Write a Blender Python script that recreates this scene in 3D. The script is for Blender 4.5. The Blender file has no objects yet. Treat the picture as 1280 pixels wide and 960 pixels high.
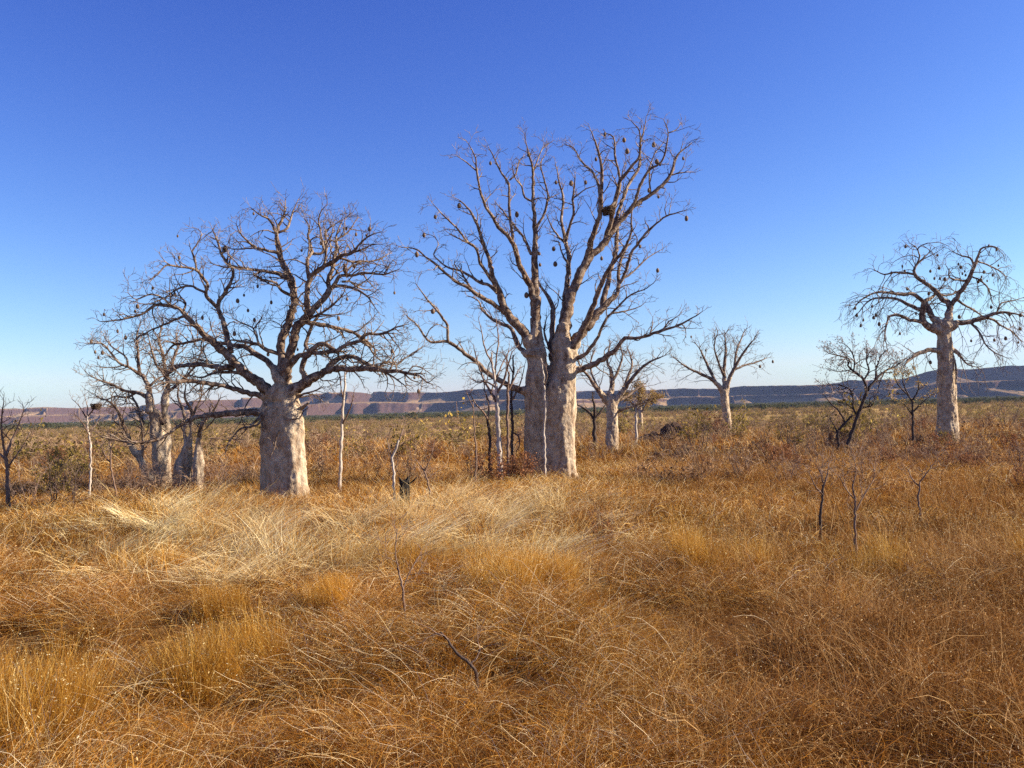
import bpy, math, random
import numpy as np
from mathutils import Vector, Matrix

random.seed(7)
RNG = np.random.default_rng(11)
SC = bpy.context.scene
COL = SC.collection
F = 1108.0                      # focal length in photo pixels (1280 wide)
CAM_H = 2.4
PITCH = math.radians(1.55)
ROLL = math.radians(-1.6)
SUN_AZ = math.radians(89)       # clockwise from the view direction
SUN_EL = math.radians(28)

# ------------------------------------------------------------------ camera
fw = Vector((0, math.cos(PITCH), math.sin(PITCH)))
r0 = Vector((1, 0, 0)); u0 = Vector((0, -math.sin(PITCH), math.cos(PITCH)))
rt = r0 * math.cos(ROLL) + u0 * math.sin(ROLL)
up = -r0 * math.sin(ROLL) + u0 * math.cos(ROLL)
cam_d = bpy.data.cameras.new('camera')
cam = bpy.data.objects.new('camera', cam_d); COL.objects.link(cam)
cam_d.sensor_width = 36; cam_d.lens = F / 1280 * 36
cam_d.clip_start = 0.1; cam_d.clip_end = 30000
m3 = Matrix((rt, up, -fw)).transposed()
cam.matrix_world = Matrix.Translation((0, 0, CAM_H)) @ m3.to_4x4()
SC.camera = cam

def W(px, py, Y):
    """photo pixel at depth Y -> world point"""
    d = fw + rt * ((px - 640) / F) + up * ((480 - py) / F)
    t = Y / d.y
    return Vector((0, 0, CAM_H)) + d * t

# ------------------------------------------------------------------ noise + ground height
_perm = np.random.default_rng(5).random((256, 256))
def vnoise(x, y):
    x = np.asarray(x, float); y = np.asarray(y, float)
    xi = np.floor(x).astype(int); yi = np.floor(y).astype(int)
    fx = x - xi; fy = y - yi
    fx = fx * fx * (3 - 2 * fx); fy = fy * fy * (3 - 2 * fy)
    a = _perm[xi % 256, yi % 256]; b = _perm[(xi + 1) % 256, yi % 256]
    c = _perm[xi % 256, (yi + 1) % 256]; d = _perm[(xi + 1) % 256, (yi + 1) % 256]
    return (a * (1 - fx) + b * fx) * (1 - fy) + (c * (1 - fx) + d * fx) * fy
def fbm(x, y, o=4):
    s = 0; a = .5; n = 0
    for i in range(o):
        s = s + a * vnoise(x * 2 ** i + 17.3 * i, y * 2 ** i + 9.1 * i); n += a; a *= .5
    return s / n
def sstep(a, b, x):
    t = np.clip((x - a) / (b - a), 0, 1); return t * t * (3 - 2 * t)
def gh(x, y):
    x = np.asarray(x, float); y = np.asarray(y, float)
    z = (fbm(x / 5 + 40, y / 5 + 3, 3) - .5) * .35 * (1 - .6 * sstep(20, 80, y))
    z = z + .34 * np.exp(-((y - 18.5) / 5.5) ** 2) * sstep(-13, -8, x) * (1 - sstep(1, 5, x))
    z = z - .25 * np.exp(-((y - 8.6) / 1.4) ** 2) * (1 - sstep(-2.5, -1, x))
    z = z - 2.2 * sstep(52, 130, y) - 2.9 * sstep(110, 300, y) - 3.0 * sstep(300, 1500, y)
    z = z + (fbm(x / 60, y / 60 + 8, 3) - .5) * 2.0 * sstep(70, 200, y)
    return z
def gz(x, y): return float(gh(np.array([x]), np.array([y]))[0])

# ------------------------------------------------------------------ mesh accumulator
class MB:
    def __init__(s): s.v = []; s.f = []; s.n = 0
    def tube(s, pts, rad, k=6, cap=True):
        n = len(pts)
        if n < 2: return
        P = np.array([tuple(p) for p in pts], float); R = np.array(rad, float)
        T = np.gradient(P, axis=0); T /= (np.linalg.norm(T, axis=1, keepdims=True) + 1e-9)
        ref = np.array([0.0, 1, 0]) if abs(T[0, 1]) < .8 else np.array([1.0, 0, 0])
        a = np.arange(k) * 2 * math.pi / k
        U = np.empty_like(P); u = np.cross(ref, T[0]); u /= np.linalg.norm(u)
        for i in range(n):
            u = u - T[i] * u.dot(T[i]); l = np.linalg.norm(u)
            if l < 1e-6: u = np.cross(T[i], [0.3, .5, .8]); l = np.linalg.norm(u)
            u = u / l; U[i] = u
        V = np.cross(T, U)
        ring = P[:, None, :] + R[:, None, None] * (U[:, None, :] * np.cos(a)[None, :, None] + V[:, None, :] * np.sin(a)[None, :, None])
        s.v.append(ring.reshape(-1, 3)); b = s.n; s.n += n * k
        i = np.arange(n - 1)[:, None]; j = np.arange(k)[None, :]; j2 = (j + 1) % k
        q = np.stack([b + i * k + j, b + i * k + j2, b + (i + 1) * k + j2, b + (i + 1) * k + j], -1).reshape(-1, 4)
        s.f.extend(map(tuple, q.tolist()))
        if cap:
            s.f.append(tuple(range(b + k - 1, b - 1, -1))); s.f.append(tuple(range(b + (n - 1) * k, b + n * k)))
    def quad(s, c, u, v):
        c = np.array(c); s.v.append(np.array([c - u - v, c + u - v, c + u + v, c - u + v])); b = s.n; s.n += 4
        s.f.append((b, b + 1, b + 2, b + 3))
    def raw(s, v, f):
        b = s.n; s.v.append(np.asarray(v, float)); s.n += len(v)
        s.f.extend(tuple(b + i for i in q) for q in f)
    def mesh(s, name, mat, smooth=True, origin=None):
        me = bpy.data.meshes.new(name)
        V = np.concatenate(s.v) if s.v else np.zeros((0, 3))
        if origin is not None: V = V - np.array(tuple(origin))
        me.from_pydata(V.tolist(), [], s.f)
        if mat: me.materials.append(mat)
        if smooth: me.polygons.foreach_set('use_smooth', [True] * len(me.polygons))
        me.update(); return me
    def build(s, name, mat, parent=None, origin=(0, 0, 0), smooth=True):
        """origin: world position of the parent empty, vertices are given in world space"""
        o = bpy.data.objects.new(name, s.mesh(name, mat, smooth, origin)); COL.objects.link(o)
        if parent: o.parent = parent
        else: o.location = origin
        return o

def tag(o, label=None, cat=None, group=None, kind=None):
    if label: o['label'] = label
    if cat: o['category'] = cat
    if group: o['group'] = group
    if kind: o['kind'] = kind
    return o
def empty(name, loc):
    o = bpy.data.objects.new(name, None); COL.objects.link(o); o.location = loc; o.empty_display_size = .3
    return o
def copy_tree(o, parent=None):
    c = o.copy(); COL.objects.link(c)
    if parent: c.parent = parent
    for ch in [x for x in bpy.data.objects if x.parent == o and x != c]: copy_tree(ch, c)
    return c

# ------------------------------------------------------------------ materials
def mat_new(name):
    m = bpy.data.materials.new(name); m.use_nodes = True
    nt = m.node_tree; nt.nodes.clear()
    out = nt.nodes.new('ShaderNodeOutputMaterial')
    return m, nt, out
def nd(nt, t, **kw):
    n = nt.nodes.new(t)
    for k, v in kw.items():
        if k.startswith('i_'): n.inputs[k[2:]].default_value = v
        else: setattr(n, k, v)
    return n
def ramp(nt, stops, src):
    r = nt.nodes.new('ShaderNodeValToRGB'); e = r.color_ramp.elements
    while len(e) < len(stops): e.new(.5)
    for k, (p, c) in enumerate(stops):
        e[k].position = p; e[k].color = (*c, 1)
    nt.links.new(src, r.inputs[0]); return r
def bark_mat(name, cols, scale=6, streak=(1, 1, .35), bump=.4, rough=.9, speck=None):
    m, nt, out = mat_new(name)
    tc = nd(nt, 'ShaderNodeTexCoord'); mp = nd(nt, 'ShaderNodeMapping'); mp.inputs['Scale'].default_value = streak
    nt.links.new(tc.outputs['Object'], mp.inputs[0])
    n1 = nd(nt, 'ShaderNodeTexNoise', i_Scale=scale, i_Detail=12.0, i_Roughness=.72); nt.links.new(mp.outputs[0], n1.inputs['Vector'])
    r = ramp(nt, cols, n1.outputs[0]); col = r.outputs[0]
    if speck:
        n3 = nd(nt, 'ShaderNodeTexNoise', i_Scale=speck[0], i_Detail=5.0, i_Roughness=.7); nt.links.new(tc.outputs['Object'], n3.inputs['Vector'])
        n4 = nd(nt, 'ShaderNodeTexNoise', i_Scale=1.1, i_Detail=3.0); nt.links.new(tc.outputs['Object'], n4.inputs['Vector'])
        ad = nd(nt, 'ShaderNodeMath', operation='MULTIPLY_ADD'); nt.links.new(n4.outputs[0], ad.inputs[0]); ad.inputs[1].default_value = .35
        nt.links.new(n3.outputs[0], ad.inputs[2])
        rr = ramp(nt, [(speck[1], (0, 0, 0)), (speck[1] + .06, (1, 1, 1))], ad.outputs[0])
        mx = nd(nt, 'ShaderNodeMix', data_type='RGBA'); nt.links.new(rr.outputs[0], mx.inputs[0])
        nt.links.new(col, mx.inputs[6]); mx.inputs[7].default_value = (*speck[2], 1); col = mx.outputs[2]
    b = nd(nt, 'ShaderNodeBsdfPrincipled', i_Roughness=rough)
    b.inputs['Specular IOR Level'].default_value = .2
    nt.links.new(col, b.inputs['Base Color'])
    n2 = nd(nt, 'ShaderNodeTexNoise', i_Scale=scale * 3.0, i_Detail=8.0, i_Roughness=.7); nt.links.new(mp.outputs[0], n2.inputs['Vector'])
    bp = nd(nt, 'ShaderNodeBump', i_Strength=bump, i_Distance=.04); nt.links.new(n2.outputs[0], bp.inputs['Height'])
    nt.links.new(bp.outputs[0], b.inputs['Normal']); nt.links.new(b.outputs[0], out.inputs[0])
    return m
M = {}
M['boab'] = bark_mat('boab_trunk_bark', [(.33, (.15, .09, .055)), (.41, (.30, .205, .13)), (.49, (.41, .305, .205)), (.58, (.52, .41, .29)), (.8, (.66, .56, .43))], 6.5, (1, 1, .55), 1.0,
                     speck=(38, .755, (.16, .10, .06)))
M['limb'] = bark_mat('boab_limb_bark', [(.34, (.04, .022, .015)), (.46, (.13, .08, .053)), (.58, (.30, .225, .165)), (.75, (.48, .40, .32))], 7, (1, 1, .8), .8)
M['twiggy'] = bark_mat('fine_branch_bark', [(.3, (.07, .038, .025)), (.5, (.16, .10, .075)), (.7, (.38, .29, .23))], 5, (1, 1, 1), .3)
M['dark'] = bark_mat('dark_branch_bark', [(.3, (.03, .02, .017)), (.6, (.08, .055, .045)), (.85, (.16, .12, .10))], 8, (1, 1, .6), .5)
M['pale'] = bark_mat('pale_sapling_bark', [(.3, (.18, .13, .10)), (.5, (.42, .35, .29)), (.75, (.6, .54, .47))], 9, (1, 1, .6), .3)
M['brownstem'] = bark_mat('brown_sapling_bark', [(.3, (.09, .055, .04)), (.55, (.2, .13, .095)), (.8, (.34, .25, .2))], 9, (1, 1, .5), .4)
M['char'] = bark_mat('charred_wood', [(.3, (.008, .007, .006)), (.6, (.022, .016, .013)), (.9, (.06, .04, .03))], 9, (1, 1, .3), .8)
M['pod'] = bark_mat('seed_pod_shell', [(.3, (.07, .04, .026)), (.5, (.16, .10, .06)), (.8, (.30, .20, .12))], 12, (1, 1, 1), .3, .7)
M['nest'] = bark_mat('nest_sticks', [(.3, (.05, .03, .02)), (.6, (.12, .08, .055)), (.85, (.25, .18, .12))], 12, (1, 1, 1), .3)
M['feather'] = bark_mat('brown_feathers', [(.35, (.05, .03, .022)), (.6, (.13, .075, .05)), (.85, (.2, .13, .09))], 40, (1, 1, .4), .3)
M['beak'] = bark_mat('dark_beak', [(.3, (.02, .02, .02)), (.8, (.05, .045, .04))], 20)
M['rock'] = bark_mat('dark_red_rock', [(.3, (.018, .011, .009)), (.55, (.06, .032, .022)), (.8, (.13, .065, .04))], 4, (1, 1, 1), .9)

def leaf_mat(name, cols, trans=.35):
    m, nt, out = mat_new(name)
    at = nd(nt, 'ShaderNodeAttribute', attribute_name='bl')
    r = ramp(nt, cols, at.outputs['Fac'])
    ti = nd(nt, 'ShaderNodeAttribute', attribute_name='tintc', attribute_type='INSTANCER')
    # tint attribute is zero on plain objects, so it is added around 1
    ad = nd(nt, 'ShaderNodeVectorMath', operation='ADD'); nt.links.new(ti.outputs['Vector'], ad.inputs[0]); ad.inputs[1].default_value = (1, 1, 1)
    tg = nd(nt, 'ShaderNodeAttribute', attribute_name='tintg'); a2 = nd(nt, 'ShaderNodeVectorMath', operation='ADD'); nt.links.new(ad.outputs[0], a2.inputs[0]); nt.links.new(tg.outputs['Vector'], a2.inputs[1]); ad = a2
    mu = nd(nt, 'ShaderNodeVectorMath', operation='MULTIPLY'); nt.links.new(r.outputs[0], mu.inputs[0]); nt.links.new(ad.outputs[0], mu.inputs[1])
    d = nd(nt, 'ShaderNodeBsdfDiffuse'); t = nd(nt, 'ShaderNodeBsdfTranslucent'); mx = nd(nt, 'ShaderNodeMixShader'); mx.inputs[0].default_value = trans
    nt.links.new(mu.outputs[0], d.inputs[0]); nt.links.new(mu.outputs[0], t.inputs[0])
    nt.links.new(d.outputs[0], mx.inputs[1]); nt.links.new(t.outputs[0], mx.inputs[2]); nt.links.new(mx.outputs[0], out.inputs[0])
    return m
M['grass'] = leaf_mat('dry_grass_blade', [(0, (.075, .023, .004)), (.4, (.25, .10, .015)), (.7, (.45, .212, .034)), (.9, (.66, .41, .11)), (1, (.92, .73, .40))])
M['straw'] = leaf_mat('pale_straw_stem', [(0, (.40, .27, .10)), (.4, (.64, .50, .26)), (.8, (.82, .71, .46)), (1, (.90, .83, .64))])
M['redgrass'] = leaf_mat('red_brown_grass', [(0, (.07, .027, .009)), (.4, (.22, .095, .027)), (.75, (.37, .19, .056)), (1, (.68, .47, .23))])
M['scrubtwig'] = leaf_mat('scrub_twigs', [(0, (.11, .065, .045)), (.5, (.26, .165, .105)), (1, (.46, .33, .22))], .1)
M['oliveleaf'] = leaf_mat('olive_leaves', [(0, (.10, .075, .02)), (.5, (.22, .165, .045)), (1, (.40, .28, .08))], .35)
M['greenleaf'] = leaf_mat('far_tree_leaves', [(0, (.045, .052, .022)), (.5, (.10, .105, .042)), (1, (.19, .17, .075))], .25)
M['yellowleaf'] = leaf_mat('yellow_dry_leaves', [(0, (.25, .15, .03)), (.5, (.5, .34, .06)), (1, (.72, .55, .15))], .35)
M['brownleaf'] = leaf_mat('red_brown_dry_leaves', [(0, (.10, .045, .02)), (.5, (.24, .13, .055)), (1, (.46, .28, .13))], .3)
M['pinkleaf'] = leaf_mat('faded_dry_leaves', [(0, (.16, .11, .09)), (.5, (.33, .25, .21)), (1, (.52, .43, .38))], .35)
M['rustleaf'] = leaf_mat('rusty_dry_leaves', [(0, (.09, .035, .018)), (.5, (.24, .10, .045)), (1, (.44, .22, .11))], .3)
M['yelbrown'] = leaf_mat('yellow_brown_leaves', [(0, (.18, .10, .035)), (.5, (.38, .25, .09)), (1, (.6, .43, .18))], .35)
def set_bl(me, vals):
    a = me.attributes.new('bl', 'FLOAT', 'POINT'); a.data.foreach_set('value', np.asarray(vals, np.float32))
# ------------------------------------------------------------------ trees traced in depth
def smooth_px(pts, step=4.0):
    P = np.array(pts, float); 
    if len(P) == 2: P = np.vstack([P[0], (P[0] + P[1]) / 2, P[1]])
    Q = np.vstack([2 * P[0] - P[1], P, 2 * P[-1] - P[-2]]); out = []
    for i in range(1, len(Q) - 2):
        L = np.hypot(*(Q[i + 1, :2] - Q[i, :2])); n = max(1, int(round(L / step)))
        for k in range(n):
            t = k / n
            a = 2 * Q[i]; b = Q[i + 1] - Q[i - 1]; c = 2 * Q[i - 1] - 5 * Q[i] + 4 * Q[i + 1] - Q[i + 2]; d = -Q[i - 1] + 3 * Q[i] - 3 * Q[i + 1] + Q[i + 2]
            out.append(.5 * (a + b * t + c * t * t + d * t ** 3))
    out.append(Q[-2]); return np.array(out)

def rdir(rnd):
    z = rnd.uniform(-1, 1); a = rnd.uniform(0, 2 * math.pi); s = math.sqrt(1 - z * z)
    return Vector((s * math.cos(a), s * math.sin(a), z))

class Tree:
    def __init__(s, name, label, cat, Y, basepx, seed, group=None, tw=None, mats=('boab', 'limb'), voxel=.04, boab=True):
        s.rnd = random.Random(seed); s.Y = Y; s.nodes = []; s.mats = mats; s.voxel = voxel; s.boab = boab
        p = W(basepx, 500, Y); s.base = Vector((p.x, Y, gz(p.x, Y)))
        s.root = empty(name, s.base); tag(s.root, label, cat, group)
        s.tb = MB(); s.owners = []; s.tips = []; s.sk = []
        s.tw = dict(dens=3.0, len=1.5, lev=2, gnarl=.28, trop=.05, rmin=.005, ang=(30, 65)); s.tw.update(tw or {})
    def mpp(s, Y): return Y / F
    def trunk(s, pts, dY=0.0, ground=False, k=18):
        P = smooth_px(pts, 4); Y = s.Y + dY; out = []; rad = []
        for x, y, r in P:
            q = W(x, y, Y)
            if not s.boab: q = q + Vector((s.rnd.uniform(-1, 1), s.rnd.uniform(-1, 1), 0)) * .0007 * Y
            out.append(q); rad.append(r * Y / F * (1 if s.boab else s.rnd.uniform(.85, 1.1)))
        if ground:
            b = out[0]; zb = gz(b.x, b.y) - .15
            if b.z > zb:
                nn = max(2, int((b.z - zb) / .12))
                ext = [Vector((b.x, b.y, zb + (b.z - zb) * i / nn)) for i in range(nn)]
                er = [rad[0] * (1.0 + .16 * (1 - i / nn)) for i in range(nn)]
                out = ext + out; rad = er + rad
        s.tb.tube(out, rad, k)
        for (x, y, r), q in zip(P, out[-len(P):]): s.nodes.append((x, y, Y, -1, r))
    def limb(s, pts, dy=None, twigs=True, owner=None, at_trunk=False):
        x0, y0 = pts[0][0], pts[0][1]
        best = None; bd = 1e9
        for n in s.nodes:
            if at_trunk and n[3] != -1: continue
            d = math.hypot(n[0] - x0, n[1] - y0) - .5 * n[4]
            if d < bd: bd = d; best = n
        Y0, own = (best[2], best[3]) if best else (s.Y, -1)
        fromtrunk = own == -1
        if fromtrunk or (own >= 0 and not s.owners): own = len(s.owners); s.owners.append(MB())
        mb = s.owners[own]
        P = smooth_px(pts, 4.5)
        seg = np.hypot(*np.diff(P[:, :2], axis=0).T); L = seg.sum(); cum = np.concatenate([[0], np.cumsum(seg)]) / max(L, 1e-6)
        Lm = L * Y0 / F
        if dy is None:
            dy = s.rnd.uniform(-.75, .75)
            if abs(dy) < .2: dy = math.copysign(.3, dy)
        ph = s.rnd.uniform(0, 6); amp = min(.12, .04 * Lm)
        out = []; rad = []
        for (x, y, r), c in zip(P, cum):
            Y = Y0 + dy * Lm * c ** 1.15 + amp * math.sin(ph + c * 7) * c
            g = (s.rnd.uniform(-1, 1) * .22 * (r + .5), s.rnd.uniform(-1, 1) * .22 * (r + .5)) if 0 < c < 1 else (0, 0)
            q = W(x + g[0], y + g[1], Y)
            rm = max(r * Y / F * s.rnd.uniform(.9, 1.1), .006)
            out.append(q); rad.append(rm); s.nodes.append((x, y, Y, own, r))
        if fromtrunk and s.boab:     # swollen collar where a limb leaves the trunk
            n = min(len(out) - 1, 4)
            k0 = [out[0] + (out[0] - out[1]).normalized() * rad[0] * .8] + out[:n + 1]
            kr = [rad[0] * 1.5, rad[0] * 1.35] + [rad[i] * (1.25 - .22 * i / n) for i in range(1, n + 1)]
            s.tb.tube(k0, kr, 12)
        mb.tube(out, rad, 8 if rad[0] > .04 else 5)
        s.sk.extend((q, own) for q in out)
        if twigs: s.twigs(out, rad, mb, own)
        return out
    def twigs(s, out, rad, mb, own):
        t = s.tw; rnd = s.rnd; acc = rnd.random(); side = 1
        total = sum((out[i + 1] - out[i]).length for i in range(len(out) - 1)); run = 0
        for i in range(1, len(out)):
            seg = out[i] - out[i - 1]; L = seg.length; run += L
            if L < 1e-5: continue
            c = run / total
            if c < .18 and total > 1.0: continue
            acc += L * t['dens'] * (.45 + .9 * c)
            while acc > 1:
                acc -= 1
                d = seg.normalized(); side = -side
                s.twig(out[i - 1] + seg * rnd.random(), d, min(rad[i] * .62, .022), t['len'] * rnd.uniform(.3, 1.0) * (.75 + .35 * min(1, rad[i] / .05)) * (1.2 - .55 * c), t['lev'], mb, own, side)
        d = (out[-1] - out[-2]).normalized()
        for k in range(2): s.twig(out[-1], d, rad[-1] * .8, t['len'] * rnd.uniform(.25, .48), max(1, t['lev'] - 1), mb, own, 1 - 2 * k, first=30)
    def twig(s, p, d, r, L, lev, mb, own, side, first=None):
        t = s.tw; rnd = s.rnd
        ax = d.cross(rdir(rnd))
        if ax.length < 1e-3: return
        ax.normalize(); ang = math.radians(first if first else rnd.uniform(*t['ang']))
        d = (Matrix.Rotation(ang, 3, ax) @ d).normalized()
        sl = max(.07, L / 7); n = max(3, int(L / sl)); pts = [p.copy()]; rr = [max(r, t['rmin'])]
        bend = rdir(rnd) * .16
        nxt = rnd.uniform(.25, .45) * n; sd = side
        for i in range(1, n + 1):
            d = d + rdir(rnd) * t['gnarl'] + bend + Vector((0, 0, t['trop'])); d.normalize()
            p = p + d * sl; pts.append(p.copy()); rr.append(max(t['rmin'] * .8, r * (1 - .75 * i / n)))
            if lev > 0 and i >= nxt and i < n:
                nxt += rnd.uniform(.14, .26) * n + .4; sd = -sd
                s.twig(p, d, r * (1 - .7 * i / n) * .8, L * rnd.uniform(.35, .65), lev - 1, mb, own, sd)
        mb.tube(pts, rr, 4 if rr[0] > .01 else 3, cap=False)
        s.tips.extend(pts[1:]); s.sk.append((pts[-1], own)); s.sk.append((pts[len(pts) // 2], own))
    def finish(s):
        B = s.base
        if s.boab:
            me = s.tb.mesh('trunk', M[s.mats[0]], True, B)
            o = bpy.data.objects.new('trunk', me); COL.objects.link(o)
            md = o.modifiers.new('r', 'REMESH'); md.mode = 'VOXEL'; md.voxel_size = s.voxel; md.use_smooth_shade = True
            m2 = o.modifiers.new('s', 'SMOOTH'); m2.factor = .5; m2.iterations = 5
            bpy.context.view_layer.update()
            dg = bpy.context.evaluated_depsgraph_get()
            new = bpy.data.meshes.new_from_object(o.evaluated_get(dg))
            o.modifiers.clear(); o.data = new; new.name = 'trunk'
            if not new.materials: new.materials.append(M[s.mats[0]])
            # folds and dents of old bark
            n = len(new.vertices); co = np.empty(n * 3); new.vertices.foreach_get('co', co); co = co.reshape(-1, 3)
            no = np.empty(n * 3); new.vertices.foreach_get('normal', no); no = no.reshape(-1, 3)
            ang = np.arctan2(co[:, 1], co[:, 0])
            h = (fbm(co[:, 0] * 5 + co[:, 1] * 3 + 50, co[:, 2] * 1.3 + 20, 4) - .5) * .14 + (fbm(co[:, 0] * 14 + co[:, 1] * 11, co[:, 2] * 16, 3) - .5) * .045
            h *= min(1.0, s.voxel / .04)
            co += no * h[:, None]; new.vertices.foreach_set('co', co.ravel()); new.update()
            o.parent = s.root
            for mb in s.owners: mb.build('limb', M[s.mats[1]], s.root, B)
        else:
            s.tb.build('trunk', M[s.mats[0]], s.root, B)
            cr = MB()
            for mb in s.owners:
                for v in mb.v: cr.v.append(v)
                cr.f.extend(tuple(i + cr.n for i in q) for q in mb.f); cr.n += mb.n
            if cr.n: cr.build('crown', M[s.mats[1]], s.root, B)
    def leaves(s, n, size, mat, zmin=None, jitter=.06):
        r = s.rnd; mb = MB(); vals = []
        pool = [p for p in s.tips if zmin is None or p.z > zmin]
        for _ in range(n):
            p = r.choice(pool) + rdir(r) * r.uniform(0, jitter); u = rdir(r); v = u.cross(rdir(r)); 
            if v.length < .05: continue
            v.normalize(); z = size * r.uniform(.5, 1.3)
            mb.quad(p, np.array(u) * z, np.array(v) * z * .5); vals += [r.random()] * 4
        o = mb.build('foliage', M[mat], s.root, s.base, False); set_bl(o.data, vals)
    def pods(s, lst, h0=.085, name='seed_pod'):
        h = h0
        for (px, py) in lst:
            best = None; bd = 1e9
            for n in s.nodes:
                if n[3] < 0: continue
                d = math.hypot(n[0] - px, n[1] - py)
                if d < bd: bd = d; best = n
            Y = best[2] + s.rnd.uniform(-.15, .15); c = W(px, py, Y)
            near = min(s.sk, key=lambda q: (q[0] - c).length + (.15 if q[0].z < c.z + .05 else 0))[0]
            top = c + Vector((0, 0, h * 1.0)); mb = MB()
            mid = (top + near) / 2 + Vector((0, 0, .06 + .1 * (top - near).length))
            path = [near, near * .5 + mid * .5 + Vector((0, 0, .02)), mid, top * .6 + mid * .4, top]
            mb.tube(path, [.007, .006, .005, .005, .006], 4)
            a = s.rnd.uniform(.85, 1.15); h = h0 * s.rnd.uniform(.65, 1.1); N = 9; K = 10; vs = []; fs = []
            for i in range(N + 1):
                th = math.pi * i / N; rr = math.sin(th) * h * .72 * a * (1 - .12 * math.cos(th)); z = math.cos(th) * h * 1.08
                for k in range(K):
                    f = 1 + .04 * math.cos(3 * k); ph = 2 * math.pi * k / K
                    vs.append((c.x + rr * f * math.cos(ph), c.y + rr * f * math.sin(ph), c.z + z))
            for i in range(N):
                for k in range(K): fs.append((i * K + k, (i + 1) * K + k, (i + 1) * K + (k + 1) % K, i * K + (k + 1) % K))
            mb.raw(vs, fs); mb.build(name, M['pod'], s.root, s.base)

def near_node(t, px, py):
    n = min((n for n in t.nodes if n[3] >= 0), key=lambda n: math.hypot(n[0] - px, n[1] - py)); return n[2]

# ---- the central twin trunked boab
C = Tree('boab_tree', 'tallest bare boab with two fused trunks, a nest in its upright limbs and hanging pods', 'tree', 28.5, 688, 3,
         tw=dict(dens=3.4, len=1.0, lev=2, gnarl=.30, trop=.07, rmin=.0065))
C.trunk([(668, 598, 14.5), (669, 560, 14.2), (670, 520, 13.6), (671, 480, 13.8), (672, 458, 12.5), (671, 440, 10), (670, 424, 7.6), (670, 408, 6), (670, 396, 5)], .1, True)
C.trunk([(701, 596, 18.5), (702, 550, 17.6), (702, 510, 17.8), (703, 485, 17), (706, 464, 14), (708, 448, 11.5), (706, 434, 9.6), (705, 420, 8), (706, 404, 6.2)], -.1, True)
C.trunk([(735, 604, 2.5), (722, 600, 5), (712, 592, 8), (706, 578, 9)], -.25, True, 10)
C.trunk([(644, 606, 2.5), (655, 598, 6), (664, 585, 8)], .1, True, 10)
C.trunk([(686, 598, 14), (687, 550, 14), (689, 510, 12), (690, 492, 8)], 0, True)
C.trunk([(694, 480, 8), (697, 462, 7.5), (700, 440, 7.5), (703, 422, 8)], .1)
C.limb([(668, 436, 7.5), (658, 420, 6.2), (641, 401, 5.6), (630, 384, 5), (624, 366, 4.2), (617, 348, 3.2), (612, 328, 2.7), (606, 309, 2.4), (601, 296, 2.1), (595, 277, 1.8), (589, 266, 1.4), (580, 255, 1), (572, 249, .5)], -.15)
C.limb([(634, 393, 3.4), (616, 379, 2.9), (597, 369, 2.5), (586, 360, 2.2), (567, 350, 1.9), (547, 332, 1.6), (531, 320, 1.2), (519, 311, .9), (502, 309, .5)], -.4)
C.limb([(622, 366, 2.6), (612, 357, 2.2), (600, 353, 2), (587, 345, 1.8), (575, 338, 1.5), (562, 335, 1.2), (551, 328, 1), (542, 318, .8), (548, 306, .6), (543, 296, .5), (532, 292, .4)], .5)
C.limb([(590, 362, 1.6), (582, 350, 1.4), (576, 339, 1.1)], 0)
C.limb([(626, 368, 3), (616, 352, 2.5), (608, 340, 2.1), (600, 329, 1.9), (598, 320, 1.7), (594, 309, 1.5), (583, 301, 1.3), (573, 287, 1.1), (556, 271, .9), (543, 257, .5)], -.5)
C.limb([(598, 312, 1.3), (588, 306, 1.1), (577, 300, .9), (563, 293, .6)], .4)
C.limb([(664, 450, 4.2), (655, 441, 3.3), (646, 428, 3), (638, 410, 2.5), (627, 405, 2.2), (614, 398, 1.8), (603, 388, 1.4), (598, 376, 1), (589, 371, .6)], .8)
C.limb([(662, 492, 5.2), (652, 488, 4.3), (637, 483, 3.7), (612, 468, 3.2), (598, 455, 2.8), (584, 444, 2.4), (559, 427, 2), (537, 427, 1.5), (522, 407, 1.1), (508, 394, .5)], -.35)
C.limb([(560, 428, 1.9), (559, 407, 1.7), (555, 400, 1.6), (547, 389, 1.5), (537, 378, 1.1), (528, 366, .8), (520, 355, .5)], -.3)
C.limb([(671, 440, 9), (670, 420, 6.8), (670, 400, 6.2), (670, 379, 5.9), (669, 355, 5), (668, 332, 4.2), (669, 298, 3.1), (668, 270, 2.5), (666, 252, 2.1), (666, 214, 1.5), (661, 192, 1), (656, 172, .5)], .05)
C.limb([(669, 388, 4.8), (664, 362, 4.1), (656, 345, 3.7), (648, 326, 3.3), (639, 301, 2.8), (623, 284, 2.3), (615, 270, 2), (608, 260, 1.8), (600, 238, 1.5), (596, 214, 1.2), (594, 196, .9), (585, 179, .5)], -.4)
C.limb([(595, 213, 1), (583, 203, .8), (571, 195, .4)], -.4)
C.limb([(640, 303, 2.2), (641, 293, 2), (638, 278, 1.9), (636, 247, 1.7), (636, 230, 1.5), (625, 213, 1.2), (617, 196, .9), (611, 185, .5)], .3)
C.limb([(637, 225, 1.2), (645, 217, 1.1), (648, 203, .8), (655, 195, .5)], .3)
C.limb([(664, 318, 2), (656, 300, 1.8), (647, 287, 1.5), (634, 271, 1.2), (628, 262, .8)], .6)
C.limb([(669, 298, 2), (672, 282, 1.8), (680, 268, 1.6), (685, 246, 1.3), (680, 224, 1), (676, 205, .8), (683, 190, .4)], .5)
C.limb([(666, 252, 1.5), (656, 247, 1.3), (652, 233, 1.1), (644, 222, .8), (640, 205, .5)], -.5)
C.limb([(666, 215, 1.1), (672, 200, .9), (678, 186, .7), (691, 176, .4)], .4)
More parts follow.
